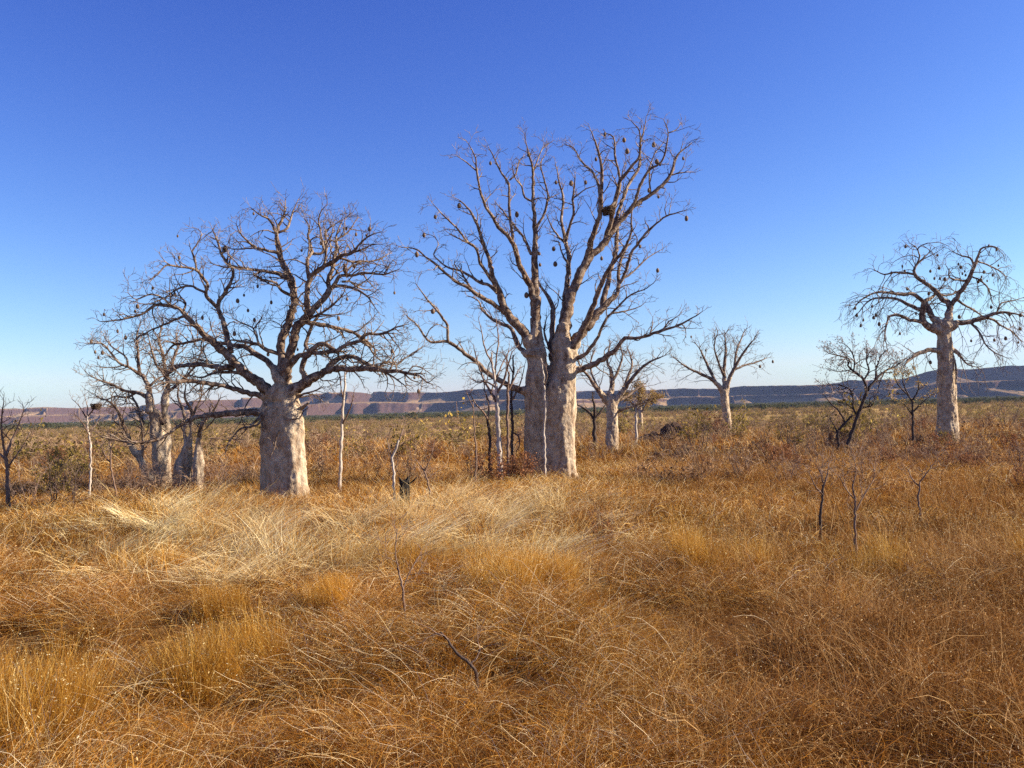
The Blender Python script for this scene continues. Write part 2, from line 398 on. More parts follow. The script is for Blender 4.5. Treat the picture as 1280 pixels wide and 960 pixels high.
C.limb([(692, 474, 5), (690, 440, 3.7), (690, 410, 3.4), (691, 385, 3.1), (686, 371, 2.6), (678, 362, 1.8), (672, 350, 1)], .25)
C.limb([(703, 432, 10), (705, 410, 8.3), (709, 390, 7.2), (714, 371, 6.3), (720, 354, 5.8), (727, 337, 5.4), (736, 322, 4.9), (750, 309, 4.6), (767, 287, 4), (789, 261, 3.1), (813, 243, 2.7), (830, 230, 2.3), (839, 216, 1.9), (844, 200, 1.6), (849, 191, 1.2), (857, 185, .8), (866, 178, .4)], .1)
C.limb([(733, 328, 4.2), (739, 301, 3.6), (749, 272, 3), (751, 250, 2.6), (752, 230, 2.3), (752, 208, 1.9), (747, 186, 1.4), (742, 172, .9), (739, 164, .5)], -.3)
C.limb([(757, 300, 3.2), (764, 275, 2.9), (771, 244, 2.6), (776, 226, 2.2), (792, 205, 1.8), (800, 192, 1.4), (799, 164, .9), (789, 151, .5)], -.4)
C.limb([(765, 288, 2.8), (774, 262, 2.4), (782, 239, 2.1), (789, 225, 1.9), (799, 208, 1.6), (800, 181, 1.2), (805, 162, .8), (808, 145, .4)], .5)
C.limb([(789, 262, 2.2), (795, 248, 2), (802, 228, 1.8), (813, 211, 1.5), (824, 205, 1.3), (831, 192, 1.1), (835, 166, .8), (830, 150, .5)], -.2)
C.limb([(835, 166, .9), (844, 163, .7), (850, 156, .4)], .2)
C.limb([(750, 262, 2.2), (749, 235, 1.9), (742, 217, 1.6), (733, 208, 1.4), (725, 199, 1.1), (717, 185, .8), (706, 181, .4)], .6)
C.limb([(757, 262, 2), (770, 250, 1.9), (775, 226, 1.7), (769, 196, 1.4), (767, 172, 1), (758, 167, .6)], .3)
C.limb([(838, 219, 1.2), (850, 216, .9), (863, 215, .5)], .2)
C.limb([(813, 243, 1.3), (812, 225, 1.1), (812, 211, 1), (818, 193, .8), (828, 180, .5)], .5)
C.limb([(711, 442, 9), (720, 426, 7), (731, 412, 5.8), (747, 392, 5), (758, 379, 4.1), (772, 365, 2.8), (773, 345, 2.2), (776, 325, 1.8), (784, 308, 1.3)], .2)
C.limb([(754, 383, 4), (755, 370, 3.5), (760, 354, 3.1), (763, 336, 2.8), (769, 320, 2.6), (771, 298, 2.4), (772, 284, 1.5), (776, 268, .9)], .4)
C.limb([(773, 356, 2), (780, 345, 2.1), (789, 317, 1.9), (799, 303, 1.7), (810, 289, 1.5), (821, 279, 1.2), (833, 270, 1), (846, 266, .8), (857, 263, .5)], -.3)
C.limb([(833, 270, .8), (831, 262, .6), (833, 253, .4)], -.3)
C.limb([(707, 447, 5.5), (722, 425, 4.4), (739, 389, 3.4), (747, 367, 3), (752, 354, 2.7), (761, 336, 2.4), (774, 320, 2.1), (783, 306, 1.8), (789, 290, 1.5), (789, 275, 1.1), (791, 258, .6)], -.4)
C.limb([(774, 351, 1.5), (789, 342, 1.2), (805, 326, 1), (816, 318, .7), (827, 312, .4)], .6)
C.limb([(716, 450, 4), (726, 446, 2.9), (736, 438, 2.4), (745, 426, 2.1), (750, 415, 1.9), (758, 398, 1.6), (764, 392, 1.4), (777, 379, 1.2), (789, 368, 1), (805, 362, .7), (817, 354, .4)], -.6)
C.limb([(764, 392, 1.2), (785, 388, .9), (800, 383, .6), (806, 378, .4)], .3)
C.limb([(712, 464, 5), (724, 462, 4), (741, 456, 3.6), (758, 446, 3.3), (772, 434, 2.8), (781, 423, 2.4), (800, 422, 2), (828, 413, 1.7), (847, 407, 1.3), (866, 397, .9), (877, 390, .5)], -.3)
C.limb([(812, 419, 1), (815, 408, .8), (816, 397, .4)], .1)
C.limb([(828, 413, 1.1), (836, 402, .9), (843, 398, .7), (851, 392, .4)], -.3)
C.limb([(703, 425, 5), (706, 376, 3.5), (709, 351, 3.1), (711, 323, 2.9), (707, 303, 2.4), (702, 277, 1.8), (704, 249, 1.5), (700, 231, 1.2), (695, 208, .5)], .5)
C.limb([(707, 303, 2), (711, 286, 1.8), (717, 268, 1.6), (716, 248, 1.4), (718, 233, 1.1), (719, 218, .5)], -.3)
C.limb([(707, 305, 1.5), (696, 293, 1.3), (688, 280, .9), (684, 270, .5)], .2)
C.limb([(716, 248, 1.2), (724, 242, 1), (733, 236, .8), (742, 233, .5)], .2)
C.limb([(710, 330, 1.5), (703, 318, 1.2), (699, 303, .9)], .5)
C.limb([(702, 465, 3.5), (694, 452, 2.4), (686, 434, 1.7), (680, 415, 1.2), (683, 398, .6)], .3)
C.pods([(544, 271), (574, 257), (530, 294), (521, 318), (613, 204), (646, 268), (602, 299), (655, 346), (658, 369), (541, 389), (602, 352), (675, 331), (674, 317),
        (692, 311), (695, 228), (714, 229), (732, 228), (745, 199), (756, 168), (780, 175), (784, 189), (817, 181), (821, 202), (825, 205), (854, 198), (811, 238),
        (823, 246), (858, 273), (800, 308), (822, 338), (752, 323), (764, 294), (694, 330), (661, 193)])
C.finish()

# ---- the wide boab on the left
A = Tree('boab_tree', 'wide domed bare boab with one stout pale trunk and a bird perched in its crown', 'tree', 23.0, 354, 9,
         tw=dict(dens=7.5, len=1.05, lev=2, gnarl=.34, trop=.02, rmin=.0055))
A.trunk([(342, 606, 17), (342, 570, 16), (342, 540, 15.7), (343, 515, 15.3), (345, 503, 13.5), (347, 495, 10)], .12, True)
A.trunk([(365, 606, 19.5), (364, 570, 18.5), (363, 540, 17.6), (361, 518, 16.6), (360, 504, 14.8), (357, 494, 11), (355, 488, 9)], -.1, True)
A.trunk([(354, 600, 22), (354, 560, 21), (353, 525, 20), (352, 505, 17)], 0, True)
A.limb([(350, 500, 9), (336, 489, 7.3), (320, 476, 6.8), (300, 461, 6), (289, 448, 5.4), (277, 436, 5), (261, 423, 4.1), (247, 409, 3.5), (233, 396, 3), (228, 389, 2.5), (218, 384, 2.1), (196, 381, 1.8), (177, 393, 1.5), (158, 398, 1.2), (139, 401, .9), (125, 402, .5)], -.15)
A.limb([(289, 441, 3.8), (286, 428, 3.5), (281, 412, 3.2), (277, 396, 3), (272, 384, 2.8), (276, 373, 2.6), (282, 365, 2.4), (290, 349, 2.1), (291, 337, 1.9), (282, 327, 1.7), (276, 315, 1.5), (271, 299, 1.1), (266, 287, .6)], .3)
A.limb([(271, 384, 2.4), (257, 368, 2.1), (260, 357, 1.9), (252, 345, 1.7), (244, 337, 1.6), (227, 334, 1.4), (208, 332, 1.1), (197, 343, .8), (187, 350, .5)], -.5)
A.limb([(245, 337, 1.3), (244, 324, 1.2), (240, 315, 1.1), (246, 306, .9), (252, 293, .7), (247, 286, .4)], .2)
A.limb([(258, 366, 1.8), (249, 363, 1.7), (238, 357, 1.5), (227, 359, 1.3), (216, 365, 1), (204, 373, .7), (190, 380, .5)], .5)
A.limb([(232, 395, 2), (222, 398, 1.6), (205, 406, 1.3), (190, 412, 1), (175, 420, .7)], .5)
A.limb([(229, 389, 1.7), (232, 379, 1.4), (226, 372, 1), (220, 360, .7)], .6)
A.limb([(215, 384, 1.6), (203, 372, 1.3), (188, 368, 1), (170, 374, .8), (160, 366, .5)], -.4)
A.limb([(348, 470, 5), (333, 451, 3.6), (316, 440, 3.2), (308, 434, 3), (292, 431, 2.6), (274, 429, 2.2), (255, 424, 2), (235, 428, 1.7), (217, 431, 1.4), (210, 439, 1.1), (203, 451, .7)], .5)
A.limb([(350, 462, 8.5), (352, 467, 7), (352, 448, 5.6), (352, 425, 5.1), (357, 412, 5), (363, 395, 4.8), (368, 379, 4.5), (367, 365, 4.3), (365, 349, 4.2), (357, 337, 3.9), (351, 323, 3.6), (348, 306, 3), (346, 295, 2.6), (348, 283, 2), (354, 272, 1.5), (356, 260, 1), (357, 250, .5)], .1, at_trunk=False)
A.limb([(354, 490, 10), (354, 478, 8.5), (352, 466, 7.2)], 0, twigs=False)
A.limb([(352, 442, 2.8), (335, 438, 2.4), (324, 431, 2), (310, 428, 1.7), (289, 425, 1)], -.4)
A.limb([(324, 431, 1.5), (319, 417, 1.3), (316, 410, 1.1), (302, 404, .7), (292, 398, .4)], .3)
A.limb([(317, 411, 1), (324, 402, .8), (328, 396, .5)], -.3)
A.limb([(292, 459, 3.8), (274, 459, 3.4), (255, 456, 3), (235, 456, 2.7), (222, 459, 2.2), (213, 465, 1.6), (203, 476, .8)], .3)
A.limb([(340, 499, 5), (330, 495, 4.1), (313, 492, 3.5), (292, 486, 3.1), (274, 481, 2.8), (250, 478, 2.6), (233, 476, 2.4), (217, 478, 1.9), (205, 478, 1.2), (190, 484, .6)], -.5)
A.limb([(300, 466, 2.2), (285, 465, 2), (268, 466, 1.7), (252, 472, 1.2), (240, 470, .7)], .5)
A.limb([(337, 518, 6), (325, 516, 5), (310, 516, 4.6), (294, 516, 4.2), (266, 519, 3.5), (244, 522, 2.6), (228, 530, 2.1), (206, 545, 1.8), (187, 552, 1.5), (156, 552, 1.3), (125, 545, .7)], -.35)
A.limb([(337, 503, 2.6), (331, 508, 2), (325, 520, 1.7), (312, 533, 1.4), (300, 536, 1.2), (287, 552, 1), (281, 567, .6)], -.7)
A.limb([(345, 357, 1), (340, 356, 1), (327, 350, .9), (318, 345, .6)], .3)
A.limb([(366, 370, 2.2), (352, 363, 1.9), (345, 354, 1.6), (336, 351, 1.3), (324, 347, .9), (315, 338, .5)], -.3)
A.limb([(362, 346, 3), (355, 346, 2.6), (344, 341, 2.3), (324, 338, 1.9), (296, 334, 1.5), (282, 334, 1.1), (266, 330, .6)], -.4)
A.limb([(350, 317, 2.2), (343, 315, 2), (322, 310, 1.7), (310, 302, 1.4), (300, 291, 1), (295, 280, .5)], -.5)
A.limb([(346, 295, 1.8), (343, 287, 1.7), (336, 274, 1.4), (324, 268, 1), (314, 260, .5)], -.2)
A.limb([(347, 291, 1.8), (359, 285, 1.6), (365, 268, 1.2), (373, 249, .5)], .4)
A.limb([(322, 310, 1.1), (304, 311, 1), (290, 311, .7), (278, 305, .5)], .4)
A.limb([(354, 482, 9), (357, 466, 7.4), (363, 443, 6.2), (367, 425, 5.8), (371, 409, 5.4), (379, 401, 5), (384, 390, 4.7), (383, 377, 3.8), (384, 362, 3.2), (387, 348, 3), (402, 335, 3), (415, 328, 2.7), (427, 320, 2.4), (440, 316, 2), (448, 307, 1.5), (456, 299, 1.2), (468, 292, .8), (477, 290, .4)], -.2)
A.limb([(386, 348, 2.7), (384, 334, 2.4), (385, 323, 2.2), (390, 315, 1.9), (387, 302, 1.6), (385, 293, 1.3), (387, 284, .9), (380, 273, .5)], .4)
A.limb([(390, 317, 1.9), (402, 316, 1.7), (407, 305, 1.5), (407, 291, 1.2), (413, 284, 1), (421, 279, .8), (434, 271, .4)], .5)
A.limb([(406, 333, 1.8), (407, 315, 1.5), (409, 303, 1.2), (415, 292, .7)], -.4)
A.limb([(404, 310, 1.5), (401, 291, 1.2), (398, 276, 1), (402, 263, .8), (409, 256, .4)], -.3)
A.limb([(385, 396, 5), (395, 383, 4.5), (407, 371, 3.8), (412, 360, 3.5), (410, 352, 3), (415, 337, 2.7), (417, 324, 2.4), (421, 312, 1.9), (420, 299, 1.4), (424, 284, .8), (430, 273, .4)], .3)
A.limb([(412, 361, 3), (418, 357, 2.8), (421, 349, 2.4), (427, 344, 2.1), (440, 344, 1.8), (456, 341, 1.6), (468, 342, 1.3), (480, 343, 1), (498, 337, .5)], -.1)
A.limb([(417, 358, 2.2), (427, 357, 2), (440, 360, 1.8), (451, 365, 1.5), (459, 370, 1.2), (465, 379, .9), (471, 388, .5)], -.5)
A.limb([(427, 352, 1.6), (437, 352, 1.4), (449, 360, 1.1), (462, 363, .6)], .6)
A.limb([(424, 322, 1.8), (440, 327, 1.6), (456, 327, 1.3), (474, 324, 1), (486, 317, .5)], .5)
A.limb([(420, 300, 1.3), (433, 292, 1.2), (440, 283, .9), (447, 272, .5)], .3)
A.limb([(440, 316, 1.5), (452, 312, 1.2), (465, 306, .9), (474, 305, .5)], -.4)
A.limb([(480, 343, .9), (486, 332, .7), (492, 325, .4)], -.1)
A.limb([(381, 402, 3.4), (387, 404, 2.9), (409, 407, 2.5), (421, 410, 2.2), (437, 414, 2), (449, 420, 1.7), (456, 425, 1.5), (465, 432, 1.1), (470, 440, .6)], .4)
A.limb([(384, 402, 2), (388, 397, 1.8), (399, 393, 1.6), (415, 382, 1.3), (427, 370, 1), (432, 360, .5)], -.6)
A.limb([(356, 494, 10), (371, 484, 7.6), (384, 476, 6.6), (393, 471, 5.6), (409, 464, 4.6), (421, 461, 4.1), (449, 461, 3.7), (471, 461, 3.5), (481, 464, 2.9), (496, 464, 2.3), (510, 467, 1.9), (524, 470, 1.4), (534, 478, .9), (540, 480, .5)], -.3)
A.limb([(474, 460, 1.7), (478, 454, 1.5), (488, 453, 1.4), (496, 456, 1.3), (506, 448, 1.1), (520, 439, .8), (530, 432, .4)], .4)
A.limb([(409, 463, 3.8), (415, 454, 3.5), (424, 448, 3.2), (437, 445, 2.9), (446, 448, 2.6), (459, 455, 2.3), (470, 459, 2.2)], 0)
A.limb([(481, 465, 1.5), (490, 470, 1.3), (498, 476, 1), (507, 483, .6)], -.5)
A.limb([(510, 466, 1.2), (516, 458, 1), (525, 459, .8), (535, 465, .5)], .3)
A.limb([(384, 476, 4.5), (378, 464, 3.6), (380, 451, 3.4), (388, 440, 3.2), (396, 432, 3), (403, 429, 3), (412, 433, 2.8), (420, 439, 2.8), (432, 431, 2.5), (449, 426, 2.2), (460, 417, 2), (473, 418, 1.7), (484, 415, 1.4), (493, 410, 1.1), (506, 406, .6)], -.2)
A.limb([(388, 441, 2.8), (382, 432, 2.5), (385, 420, 2.3), (390, 407, 2.1), (398, 395, 1.5)], .3)
A.limb([(359, 462, 4.6), (371, 447, 3.4), (387, 442, 3), (402, 441, 2.8), (418, 439, 2.5)], -.3)
A.limb([(449, 426, 1.6), (460, 432, 1.4), (467, 443, 1.1), (476, 450, .6)], .4)
A.limb([(484, 415, 1.1), (492, 425, .9), (500, 436, .5)], -.4)
A.limb([(370, 497, 2.2), (380, 492, 1.4), (392, 489, 1), (405, 483, .5)], -.6)
A.limb([(375, 512, 2.4), (380, 508, 1.9), (386, 503, 1.2)], -.5, twigs=False)
tw_ = MB(); A.owners.append(tw_)     # small dead twigs on the front of the trunk
for pts_ in ([(331, 503, 1.8), (333, 512, 1.6), (328, 524, 1.5), (320, 532, 1.3), (312, 533, 1.1), (306, 538, .7)], [(349, 538, 1), (345, 548, .9), (343, 560, .8), (337, 572, .5)],
             [(343, 557, .8), (339, 550, .7), (334, 547, .6), (327, 553, .5)], [(339, 550, .6), (335, 540, .4)], [(343, 555, .6), (348, 562, .4)], [(357, 525, 1.3), (366, 524, 1.1), (374, 523, .9), (378, 516, .7), (386, 509, .4)]):
    pp_ = smooth_px(pts_, 4); tw_.tube([W(a_ + A.rnd.uniform(-.5, .5), b_ + A.rnd.uniform(-.5, .5), 22.42 - .1 * k_ / len(pp_)) for k_, (a_, b_, c_) in enumerate(pp_)], [c_ * 22.4 / F for a_, b_, c_ in pp_], 5)
A.pods([(222, 295), (224, 322), (191, 360), (219, 368), (317, 267), (339, 378), (305, 369), (322, 358), (281, 309), (297, 376), (433, 286), (462, 286), (458, 294), (445, 293),
        (401, 304), (443, 333), (493, 366), (434, 374), (421, 340), (377, 313), (318, 400), (310, 388), (253, 397), (293, 417), (367, 393), (335, 443), (422, 414), (423, 398),
        (490, 439), (523, 489), (518, 472), (372, 437), (172, 383), (169, 389), (130, 393), (147, 414)], .058)
A.finish()

# ---- multi-stemmed boab behind it
B = Tree('boab_tree', 'boab with several pale swollen stems from one base, left of the bottle shaped one', 'tree', 29.0, 192, 21,
         tw=dict(dens=8.5, len=1.15, lev=2, gnarl=.34, trop=.03, rmin=.0065))
B.trunk([(198, 604, 9.5), (199, 582, 9), (198, 561, 9.2), (196, 546, 9), (194, 533, 7.5), (191, 520, 5.4), (189, 508, 4.7)], .0, True, 14)
B.trunk([(208, 600, 6.5), (208, 575, 6), (209, 558, 5.6), (208, 543, 6.5), (206, 530, 7), (205, 518, 5), (206, 503, 4)], .35, True, 14)
B.trunk([(194, 606, 6.2), (187, 595, 5.8), (180, 583, 5.2), (174, 572, 4.4), (170, 566, 3.6)], -.3, True, 14)
B.limb([(189, 512, 4.6), (187, 492, 4), (184, 480, 3.1), (178, 470, 2.6), (174, 464, 2.2), (172, 438, 1.6), (171, 419, 1.1), (176, 403, .5)], .2)
B.limb([(179, 471, 2), (163, 460, 1.8), (149, 454, 1.5), (139, 441, 1.2), (127, 429, .9), (110, 430, .5)], -.4)
B.limb([(160, 458, 1.4), (157, 446, 1.2), (138, 432, .9), (130, 420, .5)], .4)
B.limb([(188, 500, 3), (176, 492, 2.5), (165, 490, 2.1), (155, 488, 1.8), (139, 480, 1.4), (124, 475, 1), (110, 468, .5)], -.3)
B.limb([(170, 491, 1.6), (158, 497, 1.4), (145, 495, 1.1), (130, 500, .8), (118, 494, .5)], .5)
B.limb([(206, 504, 3.9), (208, 492, 3.6), (210, 482, 3.2), (207, 465, 2.6), (204, 445, 2), (199, 425, 1.4), (203, 405, .6)], .3)
B.limb([(208, 491, 2.4), (220, 482, 2), (233, 470, 1.6), (243, 458, 1.2), (252, 440, .6)], -.4)
B.limb([(209, 470, 2), (216, 452, 1.7), (222, 435, 1.3), (220, 418, .7)], .5)
B.limb([(196, 516, 3.4), (201, 524, 3.6), (206, 530, 4)], 0, twigs=False)
B.limb([(206, 468, 1.8), (195, 455, 1.5), (190, 440, 1.2), (186, 422, .6)], -.5)
B.limb([(186, 484, 1.8), (196, 474, 1.4), (205, 470, .9)], .3)
B.limb([(170, 567, 3.4), (165, 560, 3), (160, 547, 2.8), (154, 530, 2.5), (148, 515, 2), (138, 503, 1.4), (128, 498, .7)], -.3)
B.limb([(176, 576, 2.4), (178, 563, 2), (179, 543, 2), (175, 521, 1.9), (172, 508, 1.5), (165, 495, 1)], .2)
B.limb([(155, 532, 1.5), (147, 530, 1.1), (140, 522, .6)], .4)
B.pods([(119, 440), (123, 447), (128, 441), (114, 427), (157, 422)], .075)
B.finish()
B2 = Tree('boab_tree', 'squat bottle shaped boab with narrow necks, dark on its left side', 'tree', 28.0, 236, 23,
          tw=dict(dens=4.5, len=.85, lev=2, gnarl=.34, trop=.05, rmin=.0065))
B2.trunk([(227, 604, 11), (228, 590, 11), (230, 577, 10), (233, 565, 7.8), (235, 554, 6)], 0, True, 14)
B2.trunk([(233, 560, 5), (231, 546, 3.4), (231, 530, 2.6)], 0, False, 10)
B2.trunk([(236, 560, 5.5), (238, 546, 3.5), (239, 528, 2.8)], -.1, False, 10)
B2.trunk([(245, 604, 7), (247, 587, 7), (248, 570, 5.6), (247, 556, 3.8), (249, 543, 3.1)], -.2, True, 14)
B2.limb([(231, 532, 2.6), (231, 522, 2.2), (227, 508, 1.8), (222, 495, 1.3), (224, 480, .6)], .4)
B2.limb([(239, 530, 2.7), (240, 520, 2.3), (237, 508, 1.9), (231, 498, 1.4), (232, 484, .7)], -.2)
B2.limb([(249, 546, 3), (252, 532, 2.5), (259, 523, 2), (268, 512, 1.4), (275, 498, .7)], -.4)
B2.limb([(240, 522, 1.8), (246, 508, 1.4), (252, 495, 1), (250, 482, .5)], .4)
B2.finish()

# ---- the straight boab on the right with drooping twigs
D = Tree('boab_tree', 'tall straight trunked boab on the right with drooping twigs full of dark pods', 'tree', 40.0, 1184, 31,
         tw=dict(dens=4.4, len=1.9, lev=2, gnarl=.26, trop=-.16, rmin=.008))
D.trunk([(1184, 561, 14.2), (1184, 530, 12.8), (1184, 492, 11.3), (1182, 455, 9.3), (1181, 425, 8.2), (1180, 408, 7)], 0, True)
D.limb([(1176, 413, 6), (1163, 409, 4.6), (1156, 403, 4.3), (1153, 393, 3.9), (1154, 378, 3), (1147, 371, 2.6), (1141, 367, 2.3), (1125, 368, 1.9), (1106, 365, 1.5), (1091, 367, 1.2), (1075, 376, .9), (1068, 385, .5)], -.2)
D.limb([(1153, 388, 2.6), (1142, 384, 2.3), (1129, 377, 1.9), (1115, 373, 1.6), (1103, 372, 1.3), (1086, 376, 1), (1072, 392, .5)], .5)
D.limb([(1155, 402, 2.6), (1137, 400, 2.1), (1125, 394, 1.8), (1113, 395, 1.5), (1109, 402, 1.2), (1106, 419, .9), (1108, 430, .5)], -.5)
D.limb([(1178, 407, 5.6), (1170, 402, 4.2), (1163, 393, 3.8), (1159, 383, 3.4), (1156, 377, 2.6), (1166, 371, 2.1), (1172, 366, 1.2)], .4)
D.limb([(1183, 406, 5.8), (1186, 398, 4.5), (1187, 386, 4), (1184, 378, 3.4), (1180, 376, 3.1), (1171, 365, 2.8), (1161, 357, 2.5), (1151, 350, 2.3), (1143, 343, 1.9), (1144, 333, 1.5), (1153, 324, 1.2), (1161, 316, .7)], .15)
D.limb([(1143, 343, 1.6), (1129, 341, 1.4), (1115, 341, 1.2), (1105, 343, .9), (1094, 338, .5)], .3)
D.limb([(1146, 330, 1.2), (1150, 320, 1), (1147, 312, .9), (1156, 305, .7), (1172, 303, .4)], -.3)
D.limb([(1148, 313, .8), (1144, 308, .7), (1137, 304, .4)], .3)
D.limb([(1186, 381, 3.4), (1192, 377, 3.1), (1201, 364, 2.8), (1209, 352, 2.5), (1216, 338, 2.2), (1220, 328, 1.8), (1226, 312, 1.2), (1237, 308, .9), (1247, 311, .5)], -.3)
D.limb([(1218, 333, 1.5), (1213, 322, 1.2), (1203, 320, .9), (1190, 314, .5)], .4)
D.limb([(1210, 351, 1.5), (1198, 350, 1.2), (1187, 347, 1), (1186, 338, .6)], -.5)
D.limb([(1220, 326, 1.2), (1234, 331, 1), (1248, 338, .8), (1257, 345, .4)], .5)
D.limb([(1213, 345, 1.2), (1226, 351, 1.1), (1236, 362, .9), (1240, 378, .5)], .1)
D.limb([(1170, 364, 1.4), (1178, 369, 1.2), (1190, 368, 1), (1203, 360, .6)], .5)
D.limb([(1184, 410, 5.2), (1197, 404, 3.6), (1211, 403, 3.1), (1218, 400, 2.9), (1232, 396, 2.4), (1246, 391, 1.9), (1259, 391, 1.4), (1273, 393, 1), (1288, 398, .5)], -.1)
D.limb([(1232, 397, 1.8), (1242, 400, 1.5), (1252, 407, 1.2), (1266, 415, .9), (1277, 427, .5)], .5)
D.limb([(1214, 404, 1.6), (1225, 417, 1.3), (1233, 432, 1), (1244, 441, .8), (1258, 447, .4)], -.5)
D.limb([(1246, 391, 1.2), (1252, 379, 1), (1266, 376, .7), (1279, 372, .4)], .3)
D.limb([(1198, 376, 1.5), (1208, 383, 1.3), (1218, 388, 1.1), (1232, 398, .6)], .6)
D.limb([(1180, 440, 3.4), (1173, 438, 2.9), (1160, 438, 2.6), (1146, 443, 2.3), (1137, 450, 1.6), (1130, 457, .8)], -.5)
D.limb([(1184, 434, 2.6), (1190, 437, 2.1), (1198, 442, 1.6), (1204, 450, 1.2), (1210, 456, .9), (1222, 459, .5)], -.3)
D.limb([(1186, 437, 2), (1192, 448, 1.4), (1195, 462, 1.3), (1195, 480, .8)], -.35, twigs=False)
D.pods([(1132, 308), (1172, 319), (1236, 307), (1246, 312), (1128, 333), (1131, 339), (1114, 341), (1174, 335), (1163, 339), (1175, 348), (1181, 349), (1168, 348), (1198, 330), (1201, 334),
        (1206, 339), (1203, 342), (1207, 344), (1230, 340), (1227, 346), (1226, 350), (1234, 351), (1223, 352), (1241, 344), (1248, 332), (1134, 361), (1161, 367), (1154, 384), (1090, 383),
        (1069, 385), (1071, 394), (1079, 400), (1076, 407), (1092, 397), (1095, 394), (1099, 405), (1125, 417), (1163, 453), (1145, 392), (1239, 384), (1199, 396), (1262, 393), (1276, 394),
        (1275, 411), (1273, 428), (1257, 423), (1243, 425), (1214, 426)], .085)
D.finish()

# ---- two mid-distance boabs
E = Tree('boab_tree', 'slender boab seen just right of the twin trunked one, fan of upswept limbs', 'tree', 45.0, 765, 41,
         tw=dict(dens=4.5, len=1.6, lev=2, gnarl=.22, trop=.06, rmin=.008))
E.trunk([(765, 566, 8), (765, 540, 7.8), (765, 515, 7.4), (765, 500, 6.5), (765, 494, 5)], 0, True, 14)
E.limb([(760, 502, 3.6), (747, 487, 2.7), (737, 472, 2.1), (728, 462, 1.3), (722, 450, .7)], -.4)
E.limb([(764, 498, 4), (765, 480, 3), (764, 465, 2.3), (759, 452, 1.7), (762, 432, .8)], .3)
E.limb([(769, 502, 4), (780, 487, 3), (795, 467, 2.2), (808, 455, 1.6), (820, 449, 1.1), (832, 444, .5)], -.3)
E.limb([(775, 493, 2.3), (785, 472, 1.9), (790, 455, 1.3), (786, 438, .7)], .5)
E.limb([(765, 478, 2), (773, 462, 1.6), (778, 446, 1.1), (775, 430, .6)], .2)
E.limb([(757, 500, 2), (745, 480, 1.5), (738, 458, 1.1), (742, 440, .6)], .5)
E.limb([(770, 516, 2), (780, 511, 1.5), (792, 508, 1.1), (806, 503, .5)], -.3)
E.limb([(768, 503, 2.2), (782, 497, 1.8), (795, 487, 1.3), (806, 480, .6)], .6)
E.finish()
G = Tree('boab_tree', 'lone boab with rounded fan crown between the twin trunked and rightmost boabs', 'tree', 62.0, 907, 43,
         tw=dict(dens=3.6, len=1.9, lev=2, gnarl=.2, trop=.05, rmin=.0095), voxel=.05)
G.trunk([(908, 543, 6.2), (908, 520, 5.6), (906, 500, 5.1), (906, 488, 4.2)], 0, True, 14)
G.limb([(905, 490, 3.2), (892, 476, 2.3), (875, 467, 1.8), (860, 460, 1.3), (846, 450, .6)], -.3)
G.limb([(896, 480, 2), (887, 462, 1.7), (880, 447, 1.3), (874, 435, .7)], .3)
G.limb([(906, 488, 3), (905, 462, 2.2), (907, 437, 1.5), (906, 418, .7)], .3)
G.limb([(907, 490, 3.2), (911, 475, 2.4), (920, 457, 1.9), (932, 437, 1.4), (942, 425, .7)], -.2)
G.limb([(917, 463, 1.6), (932, 456, 1.3), (945, 453, 1), (957, 448, .5)], .4)
G.limb([(918, 460, 1.6), (921, 438, 1.3), (930, 415, .6)], .5)
G.limb([(905, 470, 1.7), (897, 450, 1.3), (893, 432, .9), (897, 415, .5)], -.5)
G.pods([(882, 438), (876, 447), (950, 458), (966, 452), (864, 421)], .11)
G.finish()
# ------------------------------------------------------------------ saplings, small trees, shrubs
def sap(name, label, cat, Y, pts, limbs, seed, mats=('pale', 'twiggy'), tw=None, group=None, dY=0, leaves=None, pods=None):
    t = Tree(name, label, cat, Y, pts[0][0], seed, group, tw=dict(dict(dens=5, len=.6, lev=2, gnarl=.34, trop=.06, rmin=.005), **(tw or {})), mats=mats, boab=False)
    t.trunk(pts, dY, True, 7)
    for l in limbs:
        if isinstance(l, tuple): t.limb(l[0], l[1])
        else: t.limb(l)
    if leaves: t.leaves(*leaves)
    t.finish(); return t
# tall thin stems between the two big boabs
sap('sapling', 'tall thin pale sapling standing alone right of the wide domed boab', 'sapling', 24, [(425, 604, 2.2), (426, 570, 2.1), (427, 540, 2), (429, 503, 1.7), (431, 480, 1.3), (431, 465, .9)],
    [[(428, 530, 1.2), (436, 515, 1), (441, 500, .7), (443, 488, .4)], [(430, 500, 1), (427, 490, .8), (426, 478, .5)], [(431, 470, .8), (438, 460, .6), (447, 455, .4)]], 1, tw=dict(dens=2, len=.5))
sap('sapling', 'crooked whitish sapling beside the charred stump', 'sapling', 18, [(492, 612, 1.7), (492, 585, 1.6), (490, 572, 1.5), (495, 560, 1.4), (499, 550, 1.1)],
    [[(499, 551, 1), (502, 542, .8), (505, 532, .5)], [(490, 573, .9), (487, 562, .6), (484, 552, .4)], [(496, 558, .8), (505, 552, .5)]], 2, tw=dict(dens=3, len=.35))
sap('sapling', 'small dark twiggy sapling right of the charred stump', 'sapling', 18, [(538, 616, 1.3), (534, 600, 1.2), (530, 586, 1)],
    [[(530, 588, .9), (524, 580, .7), (518, 572, .4)], [(531, 588, .9), (537, 575, .7), (541, 562, .4)], [(534, 598, .6), (545, 590, .4)]], 3, ('brownstem', 'twiggy'), dict(dens=5, len=.4, lev=2))
